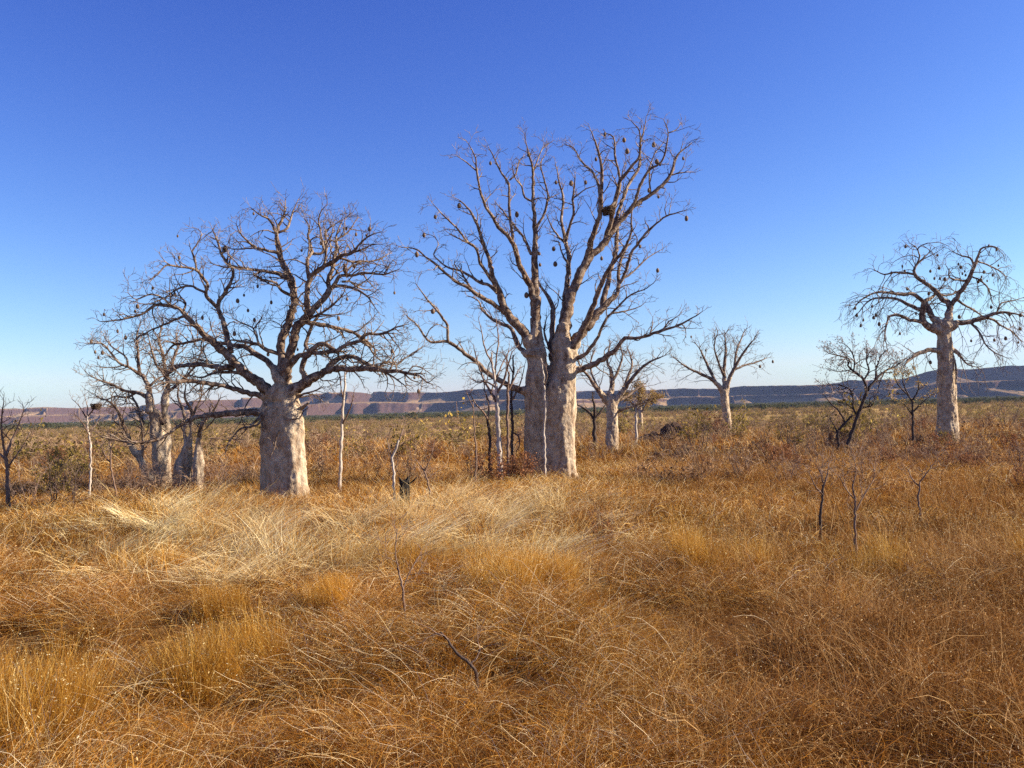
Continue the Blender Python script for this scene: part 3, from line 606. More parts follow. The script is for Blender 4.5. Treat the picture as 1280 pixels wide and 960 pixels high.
sap('sapling', 'thin brown pole sapling, leftmost of those left of the twin trunked boab', 'sapling', 24.5, [(594, 606, 1.3), (595, 570, 1.15), (593, 540, 1.0), (592, 515, .75), (591, 502, .5)],
    [[(592, 510, .7), (587, 500, .5), (583, 490, .4)]], 4, ('brownstem', 'twiggy'), dict(dens=1.5, len=.4))
sap('sapling', 'dark forked sapling behind the pale one left of the twin trunked boab', 'sapling', 28, [(612, 590, 2.1), (612, 560, 2), (611, 535, 1.9), (609, 520, 1.5)],
    [[(610, 525, 1.6), (603, 514, 1.3), (597, 508, 1), (588, 494, .6)], [(610, 525, 1.5), (611, 505, 1.2), (606, 488, .9), (604, 470, .5)]], 5, ('dark', 'twiggy'), dict(dens=3, len=.9))
sap('young_boab', 'young pale boab with slim curved trunk and upswept twigs left of the twin trunks', 'tree', 26, [(626, 602, 4.6), (625, 580, 4), (624, 560, 3.5), (623, 540, 3.2), (622, 515, 3), (621, 495, 2.4), (619, 477, 2), (615, 455, 1.5), (614, 440, 1)],
    [([(622, 505, 2), (612, 488, 1.6), (603, 470, 1.2), (596, 450, .8), (592, 432, .4)], .3), ([(621, 492, 1.9), (629, 478, 1.5), (634, 460, 1.1), (640, 440, .7)], -.3), ([(618, 470, 1.4), (620, 450, 1.1), (623, 425, .9), (620, 398, .5)], .3),
     ([(615, 455, 1.2), (606, 435, 1), (602, 415, .7), (598, 398, .4)], -.4), ([(620, 485, 1.4), (608, 477, 1), (596, 478, .7), (586, 470, .4)], .6), ([(619, 475, 1.2), (628, 455, .9), (636, 440, .6), (648, 432, .4)], .5)], 6, tw=dict(dens=4.2, len=.75, lev=2, gnarl=.24))
sap('sapling', 'brown flaky stem with reddish bark just right of the young pale boab', 'sapling', 26, [(635, 590, 2), (635, 550, 1.9), (634, 520, 1.9), (635, 490, 1.7), (636, 465, 1.2)],
    [([(635, 490, 1.4), (642, 475, 1), (648, 462, .6)], .3), ([(636, 468, 1), (633, 452, .8), (636, 436, .4)], .2)], 7, ('brownstem', 'twiggy'), dict(dens=3, len=.8, lev=2))
sap('sapling', 'dark stem nearest the left trunk of the twin trunked boab, topped by curved twigs', 'sapling', 28.5, [(641, 585, 2), (640, 550, 1.9), (640, 520, 1.8), (639, 490, 1.6), (642, 465, 1.3), (641, 444, 1)],
    [([(640, 500, 1.3), (648, 485, 1), (653, 470, .7), (656, 455, .4)], -.3), ([(641, 466, 1), (634, 452, .8), (628, 440, .4)], .3), ([(640, 540, 1.2), (648, 545, 1), (650, 556, .8), (645, 564, .5)], .2)], 8, ('dark', 'twiggy'), dict(dens=3, len=.8, lev=2))
sap('sapling', 'thin pale stem rising close against the twin trunked boab', 'sapling', 27.2, [(681, 604, 1.6), (681, 570, 1.5), (680, 540, 1.4), (681, 510, 1.4), (680, 485, 1.3), (679, 465, 1.1), (676, 448, .9)],
    [[(680, 482, .9), (684, 470, .7), (682, 458, .5)]], 9, tw=dict(dens=.5, len=.25, lev=1))
# nest sapling on the left
N1 = sap('sapling', 'thin pale stemmed sapling at far left holding a small nest', 'sapling', 25, [(112, 618, 1.5), (113, 590, 1.4), (113, 558, 1.4), (110, 539, 1.3), (109, 524, 1.1), (110, 511, .8)],
    [([(109, 524, .9), (103, 514, .7), (97, 505, .5), (90, 499, .4)], .2), ([(110, 520, .9), (115, 514, .8), (119, 509, .6)], 0), ([(112, 545, .9), (104, 530, .7), (96, 520, .4)], -.4), ([(111, 540, .9), (119, 532, .7), (126, 522, .4)], .4), ([(110, 512, .7), (108, 503, .5), (106, 495, .3)], .1)], 10, tw=dict(dens=5, len=.45, lev=2))
sap('sapling', 'slim dark sapling between the nest sapling and the several stemmed boab', 'sapling', 24, [(145, 614, 1.2), (140, 590, 1.1), (138, 570, 1), (138, 552, .7)],
    [([(139, 580, .8), (131, 568, .6), (126, 556, .4)], .2), ([(138, 562, .7), (144, 550, .5), (148, 540, .4)], -.2)], 11, ('brownstem', 'twiggy'), dict(dens=6, len=.4, lev=2))
sap('bare_tree', 'scraggly bare grey tree cut by the left edge of the photo', 'tree', 23, [(10, 612, 2.6), (9, 585, 2.3), (7, 565, 2)],
    [([(8, 570, 1.8), (14, 552, 1.4), (22, 535, 1), (30, 512, .6)], .2), ([(7, 568, 1.7), (3, 548, 1.3), (2, 525, 1), (5, 500, .5)], -.2), ([(9, 585, 1.3), (20, 570, 1), (30, 555, .7), (38, 540, .4)], .3), ([(8, 575, 1.4), (-6, 560, 1.1), (-15, 540, .8), (-16, 515, .5)], .1)], 12, ('brownstem', 'twiggy'), dict(dens=5, len=.75, lev=2))
# right-hand group
sap('small_tree', 'leaning dark stemmed small tree with faded pinkish leaves left of the tall straight boab', 'tree', 36, [(1057, 566, 2.8), (1062, 550, 2.5), (1070, 525, 2.3), (1077, 508, 2.1), (1083, 489, 2)],
    [([(1083, 490, 1.9), (1080, 475, 1.6), (1067, 464, 1.4), (1060, 457, 1.2), (1062, 449, 1), (1053, 446, .9), (1038, 442, .6)], -.3), ([(1084, 488, 1.9), (1094, 475, 1.5), (1106, 464, 1.2), (1119, 458, .9), (1130, 450, .5)], .3),
     ([(1080, 475, 1.3), (1086, 463, 1.1), (1083, 450, .9), (1084, 436, .5)], .4), ([(1094, 475, 1.1), (1096, 458, .9), (1102, 444, .6)], -.4), ([(1067, 464, 1.1), (1068, 450, .9), (1062, 436, .7), (1055, 430, .4)], .3), ([(1106, 464, .9), (1101, 475, .7), (1098, 484, .4)], .2),
     ([(1070, 518, 1.4), (1066, 508, 1.2), (1067, 500, 1.1), (1062, 486, 1), (1057, 484, .9), (1050, 481, .7), (1038, 481, .4)], .3), ([(1076, 509, 1.1), (1088, 508, .9), (1094, 500, .5)], -.2)], 13, ('dark', 'dark'), dict(dens=6, len=1.3, lev=2, gnarl=.26, rmin=.007), leaves=(2400, .024, 'pinkleaf', 2.6, .16))
sap('bare_tree', 'low dark forked dead tree leaning left at the foot of the pinkish leaved tree', 'tree', 35.5, [(1048, 560, 1.9), (1047, 545, 1.8), (1048, 538, 1.7)],
    [([(1048, 538, 1.7), (1058, 527, 1.5), (1064, 520, 1.2)], -.1), ([(1056, 529, 1.4), (1053, 520, 1.2), (1046, 511, 1), (1039, 505, .8), (1030, 494, .5)], .3), ([(1047, 541, 1), (1042, 530, .7), (1038, 525, .4)], .2)], 14, ('dark', 'dark'), dict(dens=2.2, len=.5, lev=1))
sap('small_tree', 'low tree with yellowish brown leaves between the pinkish tree and the tall straight boab', 'tree', 35, [(1142, 570, 1.7), (1141, 540, 1.6), (1141, 520, 1.5), (1141, 502, 1.4)],
    [([(1141, 503, 1.3), (1135, 493, 1.1), (1130, 482, .8), (1128, 468, .5)], .2), ([(1141, 500, 1.2), (1147, 490, .9), (1148, 478, .7), (1144, 464, .4)], -.3), ([(1141, 515, 1.1), (1152, 504, .8), (1165, 494, .4)], .1), ([(1141, 520, .9), (1134, 510, .6), (1130, 505, .4)], .3), ([(1135, 494, .9), (1122, 480, .7), (1118, 466, .4)], -.4)], 15, ('dark', 'dark'), dict(dens=4, len=.8, lev=2), leaves=(1000, .026, 'yelbrown', 2.0, .14))
sap('small_tree', 'small round crowned tree with olive brown leaves right of the slender boab', 'tree', 50, [(795, 566, 1.8), (795, 540, 1.7), (795, 520, 1.6), (796, 508, 1.3)],
    [([(796, 512, 1.2), (788, 502, .9), (780, 495, .5)], .3), ([(796, 508, 1.2), (799, 496, .9), (800, 486, .5)], -.3), ([(796, 512, 1.1), (806, 503, .8), (815, 496, .5)], .3)], 16, ('pale', 'twiggy'), dict(dens=5, len=1.0, lev=2), leaves=(4500, .032, 'yelbrown', 1.2, .25))
sap('small_tree', 'small dark tree with flat spread crown left of the slender boab', 'tree', 47, [(744, 568, 2.6), (743, 540, 2.4), (743, 522, 2.2)],
    [([(743, 524, 1.8), (735, 514, 1.4), (726, 508, 1), (716, 505, .6)], .2), ([(743, 522, 1.8), (743, 508, 1.4), (740, 496, .8)], -.2), ([(743, 523, 1.7), (751, 514, 1.3), (758, 505, .8)], .3)], 17, ('dark', 'dark'), dict(dens=3, len=1.2, lev=2))
t = Tree('boab_tree', 'tiny far white trunked boab just right of the slender boab', 'tree', 110, 801, 18, tw=dict(dens=.9, len=2.2, lev=1, rmin=.02), voxel=.08)
t.trunk([(801, 539, 3.2), (801, 525, 3), (801, 515, 2)], 0, True, 10)
t.limb([(801, 517, 1.6), (795, 508, 1), (789, 502, .5)], .3); t.limb([(801, 517, 1.6), (807, 507, 1), (813, 500, .5)], -.3); t.limb([(801, 516, 1.4), (801, 505, 1), (803, 496, .5)], .3); t.finish()

# foreground twigs and shrubs
sap('bare_shrub', 'dark stemmed shrub rising from the grass right of centre, taller of two', 'shrub', 13.5, [(1025, 645, 1.8), (1028, 625, 1.6), (1029, 606, 1.4)],
    [([(1029, 608, 1.3), (1034, 595, 1), (1036, 580, .6)], .2), ([(1028, 618, 1.1), (1018, 606, .8), (1012, 592, .5)], -.3), ([(1029, 604, 1), (1026, 592, .7), (1020, 580, .4)], .3)], 19, ('dark', 'brownstem'), dict(dens=13, len=.5, lev=2, rmin=.0042))
sap('bare_shrub', 'slim reddish stemmed shrub right of the dark one in the right grass', 'shrub', 12, [(1070, 690, 1.7), (1069, 660, 1.6), (1069, 630, 1.4), (1066, 605, 1.1)],
    [([(1069, 640, 1.1), (1080, 620, .9), (1092, 600, .5)], .3), ([(1069, 625, 1), (1058, 612, .8), (1050, 596, .5)], -.3), ([(1066, 606, .9), (1070, 590, .6), (1068, 575, .4)], .1)], 20, ('brownstem', 'brownstem'), dict(dens=12, len=.5, lev=2, rmin=.0038))
sap('fallen_branch', 'dark dead branch sticking out of the grass at lower centre', 'branch', 7.2, [(596, 842, 2.2), (588, 830, 2.1), (573, 818, 1.8), (560, 801, 1.5), (551, 790, 1.1)],
    [([(588, 830, 1.3), (596, 822, 1), (600, 812, .6)], .3), ([(560, 801, 1), (556, 795, .7), (546, 792, .5)], -.3)], 21, ('dark', 'brownstem'), dict(dens=5, len=.15, lev=1, rmin=.002))
sap('bare_shrub', 'dry twiggy shrub low in the grass at left of centre', 'shrub', 9.5, [(505, 760, 1.6), (503, 735, 1.4), (497, 710, 1.1)],
    [([(503, 738, 1), (512, 715, .8), (524, 695, .5)], .3), ([(499, 715, 1), (494, 690, .7), (496, 668, .4)], -.2)], 22, ('brownstem', 'brownstem'), dict(dens=12, len=.35, lev=2, rmin=.003))
sap('bare_shrub', 'spindly grey shrub in the grass below the rightmost boab', 'shrub', 16, [(1150, 640, 1.4), (1148, 620, 1.2), (1150, 602, 1)],
    [([(1149, 608, .9), (1140, 598, .7), (1136, 588, .4)], .3), ([(1150, 602, .9), (1158, 592, .7), (1165, 582, .4)], -.2)], 24, ('brownstem', 'twiggy'), dict(dens=13, len=.5, lev=2, rmin=.0045))

# ---- shrubs copied around: a few prototypes with parts, then object copies
def shrub_proto(label, h, seed, mats, leafmat, nl, ls, stems=6, tw=None, name='shrub', group=None):
    rnd = random.Random(seed); t = Tree(name, label, 'shrub', 40, 640, seed, group, tw=dict(dict(dens=3.4, len=.55 * h, lev=2, gnarl=.3, trop=.05, rmin=.006), **(tw or {})), mats=mats, boab=False)
    B = t.base; mb = MB(); t.owners.append(mb)
    for k in range(stems):
        a = rnd.uniform(0, 6.28); d = Vector((math.cos(a) * rnd.uniform(.15, .6), math.sin(a) * rnd.uniform(.15, .6), 1)).normalized()
        p = B + Vector((math.cos(a) * .08, math.sin(a) * .08, -.12)); L = h * rnd.uniform(.55, .95); n = 8; out = [p]; rr = [.018 * h ** .5]
        for i in range(1, n + 1):
            d = (d + rdir(rnd) * .16 + Vector((0, 0, .05))).normalized(); p = p + d * L / n; out.append(p); rr.append(.018 * h ** .5 * (1 - .75 * i / n))
        t.tb.tube(out, rr, 5); t.twigs(out, rr, mb, 0)
    if nl: t.leaves(nl, ls, leafmat, B.z + .12 * h, .1)
    s = t.base; t.finish()
    for c in t.root.children:
        if c.name.startswith('trunk'): c.name = 'stems'
        if c.name.startswith('crown'): c.name = 'branches'
    return t.root
P_bare = shrub_proto('', 1.5, 51, ('brownstem', 'twiggy'), None, 0, 0, name='bare_shrub')
P_bare2 = shrub_proto('', 2.2, 52, ('dark', 'twiggy'), None, 0, 0, stems=3, name='bare_shrub')
P_red = shrub_proto('', 1.1, 53, ('dark', 'brownstem'), 'rustleaf', 1500, .024, name='red_brown_shrub')
P_olive = shrub_proto('', 1.7, 54, ('brownstem', 'twiggy'), 'oliveleaf', 2200, .026, name='olive_shrub')
P_yell = shrub_proto('', 1.5, 55, ('brownstem', 'twiggy'), 'yellowleaf', 700, .028, name='yellow_leaved_shrub')
protos = {'bare': P_bare, 'bare2': P_bare2, 'red': P_red, 'olive': P_olive, 'yell': P_yell}
used = set()
def put(kind, px, Y, sc, label, group=None, x=None):
    p = protos[kind]
    if kind in used: o = copy_tree(p)
    else: o = p; used.add(kind)
    wx = W(px, 500, Y).x if x is None else x
    o.location = (wx, Y, gz(wx, Y) - .03); o.scale = (sc * random.uniform(.9, 1.15), sc * random.uniform(.9, 1.15), sc)
    o.rotation_euler = (0, 0, random.uniform(0, 6.28)); o['label'] = label; o['category'] = 'shrub'
    if group: o['group'] = group
    elif 'group' in o: del o['group']
    return o
put('olive', 72, 27, .95, 'rounded olive green shrub behind the grass at far left')
put('olive', 92, 30, .9, 'smaller olive shrub right behind the nest sapling')
put('bare', 30, 24, 1.0, 'bare twiggy shrub between the left photo edge and the olive shrub')
put('bare2', 60, 22, .75, 'dark bare shrub in front of the rounded olive shrub')
put('bare2', 85, 21.5, .6, 'low dark bare shrub just left of the nest sapling')
put('bare', 160, 26, .8, 'bare shrub left of the several stemmed boab')
put('red', 230, 28.5, .7, 'rusty leaved shrub against the foot of the bottle shaped boab')
put('bare', 285, 27, .8, 'bare shrub between the bottle shaped boab and the wide domed boab')
put('red', 612, 25.5, 1.0, 'rusty leaved shrub among the saplings left of the twin trunked boab')
put('red', 645, 26.3, .95, 'rusty leaved shrub at the left foot of the twin trunked boab')
put('red', 632, 27, .8, 'smaller rusty shrub behind the two left of the twin trunked boab')
put('bare', 664, 27, .7, 'dark bare shrub pressed against the left trunk of the twin trunked boab')
put('red', 748, 14.5, .38, 'small dark rusty shrub sunk in straw right of centre')
put('bare', 745, 15, .4, 'tiny bare shrub in the straw right of centre')
put('olive', 1184, 38.6, .55, 'small leafy shrub at the foot of the tall straight boab')
put('bare', 1192, 38.2, .7, 'bare shrub in front of the tall straight boab trunk')
put('red', 900, 59, 1.2, 'rusty shrub at the foot of the lone fan crowned boab')
put('red', 885, 62, 1.7, 'large rusty shrub left of the lone fan crowned boab')
put('bare2', 832, 52, .85, 'upright dark bare shrub left of the lone fan crowned boab')
put('bare2', 985, 42, .95, 'crooked bare shrub right of the lone fan crowned boab')
put('red', 958, 30, .9, 'dark rusty thicket in front of the crooked bare shrub')
put('red', 975, 31, .8, 'second dark rusty thicket right beside the first')
put('bare', 1000, 33, .8, 'bare shrub right behind the dark rusty thickets')
put('red', 1275, 21, .7, 'dark rusty shrub at the right edge of the photo')
put('bare', 990, 46, 1.0, 'grey bare shrub behind the crooked bare shrub')
put('yell', 1010, 70, 1.2, 'pale yellow leaved shrub beyond the dark thickets')
put('bare2', 1255, 60, 1.1, 'bare bushy tree standing beyond the tall straight boab near the right edge')
sc_r = random.Random(77)
def scatter(kind, n, x0, x1, y0, y1, s0, s1, label, group, exy=2.0):
    k = 0; tries = 0
    while k < n and tries < 4000:
        tries += 1
        px = sc_r.uniform(x0, x1); Y = math.exp(sc_r.uniform(math.log(y0), math.log(y1)))
        put(kind, px, Y, sc_r.uniform(s0, s1), label, group); k += 1
scatter('bare', 46, -60, 1340, 34, 110, .6, 1.15, 'grey bare shrub scattered on the plain behind the boabs', 'grey bare shrubs on the plain')
scatter('bare2', 34, -60, 1340, 36, 120, .5, 1.1, 'dark stemmed bare shrub scattered on the plain behind the boabs', 'dark bare shrubs on the plain')
scatter('red', 40, -60, 1340, 32, 120, .6, 1.2, 'rusty leaved shrub scattered on the plain behind the boabs', 'rusty shrubs on the plain')
scatter('olive', 26, -60, 1340, 55, 140, .7, 1.3, 'olive leaved shrub scattered on the plain behind the boabs', 'olive shrubs on the plain')
scatter('yell', 24, 330, 760, 50, 120, .7, 1.2, 'yellow leaved shrub on the plain between the two big boabs', 'yellow shrubs on the plain')

scatter('bare', 14, 850, 1300, 24, 40, .45, .8, 'low grey bare shrub in the grass on the right', 'low bare shrubs in the right grass')
scatter('red', 16, 850, 1300, 24, 42, .4, .75, 'low rusty shrub in the grass on the right', 'low rusty shrubs in the right grass')
scatter('bare2', 12, 380, 600, 27, 44, .4, .8, 'thin dark bare shrub between the two big boabs', 'bare shrubs between the big boabs')
scatter('bare', 10, 90, 320, 25, 36, .5, .9, 'grey bare shrub around the left boab cluster', 'bare shrubs around the left cluster')
# ---- charred stump
def gp(px, Y): 
    x = W(px, 500, Y).x; return Vector((x, Y, gz(x, Y)))
b = gp(502.5, 17.5); rt_ = empty('tree_stump', b); tag(rt_, 'short black charred tree stump standing in the grass left of centre', 'stump')
mb = MB(); k = 14; hs = [-.2, 0, .15, .35, .5, .58, .62]; top = W(502, 598, 17.5).z; Hh = top - b.z
vs = []; fs = []; hz = [-.15, 0, .3 * Hh, .6 * Hh, .85 * Hh, Hh]
for i, z in enumerate(hz):
    for j in range(k):
        a = 2 * math.pi * j / k; r = (.1 if i > 1 else .12) * (1 + .12 * math.sin(3 * a + 1) + .08 * math.sin(5 * a)) + (.012 if i == 5 else 0)
        vs.append((b.x + r * math.cos(a), b.y + r * math.sin(a), b.z + z + (.05 * math.sin(2 * a + 1) + .02 * math.sin(7 * a) if i == 5 else 0)))
for i in range(len(hz) - 1):
    for j in range(k): fs.append((i * k + j, i * k + (j + 1) % k, (i + 1) * k + (j + 1) % k, (i + 1) * k + j))
n0 = len(vs)   # burnt-out hollow in the top
for j in range(k):
    a = 2 * math.pi * j / k; vs.append((b.x + .065 * math.cos(a), b.y + .065 * math.sin(a), b.z + Hh - .03))
vs.append((b.x, b.y, b.z + Hh - .22))
for j in range(k):
    fs.append(((len(hz) - 1) * k + j, (len(hz) - 1) * k + (j + 1) % k, n0 + (j + 1) % k, n0 + j)); fs.append((n0 + j, n0 + (j + 1) % k, n0 + k))
mb.raw(vs, fs); mb.build('stump_body', M['char'], rt_, b, False)
mb = MB(); mb.tube([b + Vector((.12, -.02, Hh - .1)), b + Vector((.22, -.03, Hh - .02)), b + Vector((.26, -.03, Hh + .02))], [.02, .014, .008], 6); mb.build('broken_snag', M['char'], rt_, b)

# ---- rocks
def rock(px, Y, w, h, seed, label, group=None):
    b = gp(px, Y); bm = __import__('bmesh').new(); __import__('bmesh').ops.create_icosphere(bm, subdivisions=3, radius=1)
    rs = np.random.default_rng(seed); off = rs.random(2) * 60
    for v in bm.verts:
        c = v.co; n = float(fbm(np.array([c.x * 1.6 + off[0] + c.z]), np.array([c.y * 1.6 + off[1] - c.z]), 4)[0])
        c *= .65 + .75 * n; c.x *= w; c.y *= w * .8; c.z = max(c.z * h, -.3 * h)
    me = bpy.data.meshes.new('rock'); bm.to_mesh(me); bm.free(); me.materials.append(M['rock'])
    o = bpy.data.objects.new('rock', me); COL.objects.link(o); o.location = b + Vector((0, 0, h * .15)); tag(o, label, 'rock', group)
G_ = 'dark rocks of the outcrop'
for i, (px, dy, w, h) in enumerate([(px_, dy_ , w_, h_ * 1.05) for px_, dy_, w_, h_ in [(806, 0, .5, .4), (813, .4, .55, .55), (820, -.2, .5, .5), (827, .3, .45, .35), (834, 0, .6, .85), (841, .3, .6, 1.0), (847, -.2, .55, .75), (853, .2, .5, .5), (838, -.6, .5, .5), (816, -.5, .4, .35), (860, 0, .4, .3)]]):
    rock(px, 55 + dy, w, h, 100 + i, 'dark jagged rock in the low outcrop between slender and fan crowned boabs', G_)
G2_ = 'dark low rocks in the grass'
for i, (px, Y, w, h) in enumerate([(812, 36, .35, .3), (822, 36.5, .4, .35), (835, 36, .4, .3), (848, 36.6, .45, .4), (858, 36.2, .35, .3), (870, 36.8, .3, .25), (930, 38, .35, .35), (826, 35.2, .3, .25)]):
    rock(px, Y, w, h, 200 + i, 'low dark rock in the grass in front of the rock outcrop', G2_)

# ---- nests
def nest(px, py, Y, R, label, n=260, seed=1, depth=.8):
    rnd = random.Random(seed); c = W(px, py, Y); root = empty('bird_nest', c - Vector((0, 0, R * depth))); tag(root, label, 'nest')
    rim = MB(); bowl = MB()
    for i in range(n):
        a = rnd.uniform(0, 6.28); q = rnd.random(); rr = R * (.45 + .55 * math.sqrt(q)); z = (q * 1.3 - .9) * R * depth
        p = c + Vector((rr * math.cos(a), rr * math.sin(a), z + rnd.uniform(-.1, .1) * R)); ta = Vector((-math.sin(a), math.cos(a), rnd.uniform(-.35, .35))) + rdir(rnd) * .35
        ta.normalize(); L = R * rnd.uniform(.4, 1.35); m = p + ta * L * .5 - (p - c) * .12
        (rim if q > .6 else bowl).tube([p - ta * L * .5 - (p - c) * .1, p, m], [.006 * R / .25, .011 * R / .25, .006 * R / .25], 3)
    vs = []; fs = []; K = 14       # packed core
    for i in range(7):
        th = math.pi * (.5 + .5 * i / 6); 
        for j in range(K):
            a = 2 * math.pi * j / K; r = R * .68 * math.sin(th) * (1 + .1 * math.sin(3 * a + i)); vs.append((c.x + r * math.cos(a), c.y + r * math.sin(a), c.z + R * depth * math.cos(th) + .25 * R * depth))
    for i in range(6):
        for j in range(K): fs.append((i * K + j, i * K + (j + 1) % K, (i + 1) * K + (j + 1) % K, (i + 1) * K + j))
    fs.append(tuple(range(K))[::-1]); bowl.raw(vs, fs)
    bowl.build('nest_bowl', M['nest'], root, root.location); rim.build('nest_rim', M['nest'], root, root.location)
nest(760, 262, near_node(C, 757, 270), .23, 'large dark stick nest wedged in upright limbs of the tallest boab', 300, 3, .9)
nest(120, 507, near_node(N1, 119, 510), .15, 'small dark stick nest on the far left sapling', 200, 4, .8)
nest(281, 311, near_node(A, 281, 318), .09, 'tiny twig nest high in the left crown of the wide domed boab', 90, 5, 1)

# ---- perched bird of prey
bY = near_node(A, 434, 344); perch = W(432, 343, bY)
root = empty('bird', perch); tag(root, 'brown hawk like bird perched on a branch of the wide domed boab', 'bird')
def lathe_path(path, rads, k=12, squash=.85):
    m = MB(); m.tube(path, rads, k); return m
V = Vector
body = [(.03, -.10), (.028, -.04), (.012, .03), (0, .09), (-.008, .15), (-.012, .19), (-.014, .215), (-.02, .245), (-.022, .268), (-.018, .285)]
m = MB(); m.tube([perch + V((x, -.02, z)) for x, z in body], [.012, .02, .045, .062, .06, .045, .034, .036, .03, .012], 14)
for s_ in (-1, 1): m.tube([perch + V((0, -.02 + s_ * .02, .05)), perch + V((-.004, -.01 + s_ * .02, .0)), perch + V((-.03, -.01 + s_ * .02, -.005))], [.018, .009, .005], 6)
m.build('bird_body', M['feather'], root, perch)
for s_ in (-1, 1):
    m = MB(); m.tube([perch + V((0, -.02 + s_ * .045, .18)), perch + V((.012, -.02 + s_ * .058, .12)), perch + V((.026, -.02 + s_ * .04, .03)), perch + V((.04, -.02 + s_ * .02, -.05)), perch + V((.045, -.02 + s_ * .01, -.09))], [.016, .028, .026, .014, .004], 8); m.build('wing', M['feather'], root, perch)
m = MB(); m.tube([perch + V((-.045, -.02, .258)), perch + V((-.062, -.02, .256)), perch + V((-.07, -.02, .243))], [.011, .007, .002], 6); m.build('beak', M['beak'], root, perch)
# ------------------------------------------------------------------ ground sheet
def grid_mesh(name, X, Yv, Z, mat):
    ny, nx = X.shape; V_ = np.stack([X, Yv, Z], -1).reshape(-1, 3)
    i = np.arange(ny - 1)[:, None]; j = np.arange(nx - 1)[None, :]; a = i * nx + j
    fc = np.stack([a, a + 1, a + nx + 1, a + nx], -1).reshape(-1, 4)
    me = bpy.data.meshes.new(name); me.vertices.add(len(V_)); me.vertices.foreach_set('co', V_.ravel())
    me.loops.add(fc.size); me.loops.foreach_set('vertex_index', fc.ravel()); me.polygons.add(len(fc))
    me.polygons.foreach_set('loop_start', np.arange(len(fc)) * 4); me.polygons.foreach_set('loop_total', np.full(len(fc), 4)); me.polygons.foreach_set('use_smooth', np.ones(len(fc), bool))
    me.update(calc_edges=True); me.validate(); me.materials.append(mat)
    o = bpy.data.objects.new(name, me); COL.objects.link(o); return o
m, nt, out = mat_new('dry_ground')
tc = nd(nt, 'ShaderNodeTexCoord')
n1 = nd(nt, 'ShaderNodeTexNoise', i_Scale=.35, i_Detail=9.0, i_Roughness=.7); n2 = nd(nt, 'ShaderNodeTexNoise', i_Scale=.012, i_Detail=6.0, i_Roughness=.6)
n5 = nd(nt, 'ShaderNodeTexNoise', i_Scale=14.0, i_Detail=4.0, i_Roughness=.7)
for n in (n1, n2, n5): nt.links.new(tc.outputs['Object'], n.inputs['Vector'])
r1 = ramp(nt, [(.32, (.075, .033, .014)), (.48, (.15, .072, .026)), (.62, (.28, .16, .055)), (.8, (.42, .27, .10))], n1.outputs[0])
r2 = ramp(nt, [(.35, (.16, .13, .05)), (.5, (.30, .19, .075)), (.65, (.42, .28, .11))], n2.outputs[0])
geo = nd(nt, 'ShaderNodeNewGeometry'); sep = nd(nt, 'ShaderNodeSeparateXYZ'); nt.links.new(geo.outputs['Position'], sep.inputs[0])
mr = nd(nt, 'ShaderNodeMapRange'); mr.inputs[1].default_value = 60; mr.inputs[2].default_value = 260; nt.links.new(sep.outputs[1], mr.inputs[0])
mx = nd(nt, 'ShaderNodeMix', data_type='RGBA'); nt.links.new(mr.outputs[0], mx.inputs[0]); nt.links.new(r1.outputs[0], mx.inputs[6]); nt.links.new(r2.outputs[0], mx.inputs[7])
bs = nd(nt, 'ShaderNodeBsdfDiffuse'); nt.links.new(mx.outputs[2], bs.inputs[0])
bp = nd(nt, 'ShaderNodeBump', i_Strength=.8, i_Distance=.06); nt.links.new(n5.outputs[0], bp.inputs['Height']); nt.links.new(bp.outputs[0], bs.inputs['Normal'])
nt.links.new(bs.outputs[0], out.inputs[0]); M['ground'] = m
u = np.linspace(0, 1, 420); ys = np.concatenate([np.linspace(-60, 0, 25)[:-1], 60 * (np.exp(u * math.log(5150 / 60 + 1)) - 1)])
half = (np.abs(ys) + 45) * 1.05; xs = np.linspace(-1, 1, 300)
X = half[:, None] * xs[None, :]; Yv = np.repeat(ys[:, None], len(xs), 1)
gobj = grid_mesh('ground', X, Yv, gh(X, Yv), M['ground']); tag(gobj, kind='structure')

# ------------------------------------------------------------------ mesas
px = np.array([-600, -300, 0, 60, 100, 170, 250, 330, 380, 400, 440, 490, 540, 565, 585, 640, 700, 760, 810, 850, 900, 930, 1000, 1030, 1050, 1062, 1100, 1130, 1150, 1170, 1200, 1240, 1280, 1500, 1900])
sky = np.array([0, 0, 511, 509.5, 510, 508, 501, 497, 495, 492, 490.5, 490, 491.5, 490, 487, 487, 489, 489, 488, 486, 486, 482.5, 482, 481, 478, 475.5, 475, 474, 468, 463, 462, 460, 458, 0, 0], float)
hor = 510 + .028 * (640 - px); elev = hor - sky; elev[:2] = 19; elev[-2:] = 36
nx, ny = 1500, 430
PX = np.linspace(-560, 1840, nx); U = (PX - 640) / F                     # x / y
v = np.linspace(0, 1, ny); yy = 2500 + 2600 * v ** 1.25
X = U[None, :] * yy[:, None] * 1.0; Yv = np.repeat(yy[:, None], nx, 1)
el = np.interp(PX, px, elev)[None, :]
edge = 3420 + 520 * (fbm(X / 420 + 3, X * 0 + 7.7, 3) - .5) * 1.5 + 150 * (fbm(X / 95 + 31, Yv / 500, 3) - .5)
edge = edge - 560 * ((X / 560 + 1.6 * fbm(X / 600, X * 0 + 2, 2)) % 1) ** 1.2 - 130 * np.abs(np.sin(X / 85 + 7 * fbm(X / 240, X * 0 + 5, 3))) * fbm(X / 120 + 77, X * 0 + 2, 2)
edge2 = edge + 120 + 500 * ((-X / 730 + 1.5 * fbm(X / 500 + 9, X * 0 + 4, 2)) % 1) + 200 * fbm(X / 330 + 80, X * 0 + 3.3, 3)
gul = fbm(X / 38 + 9, Yv / 60, 4) - .5
Htop = (el / F * (edge2 + 160)) * (.95 + .11 * fbm(X / 55 + 5, Yv / 400, 4)) + 2.0
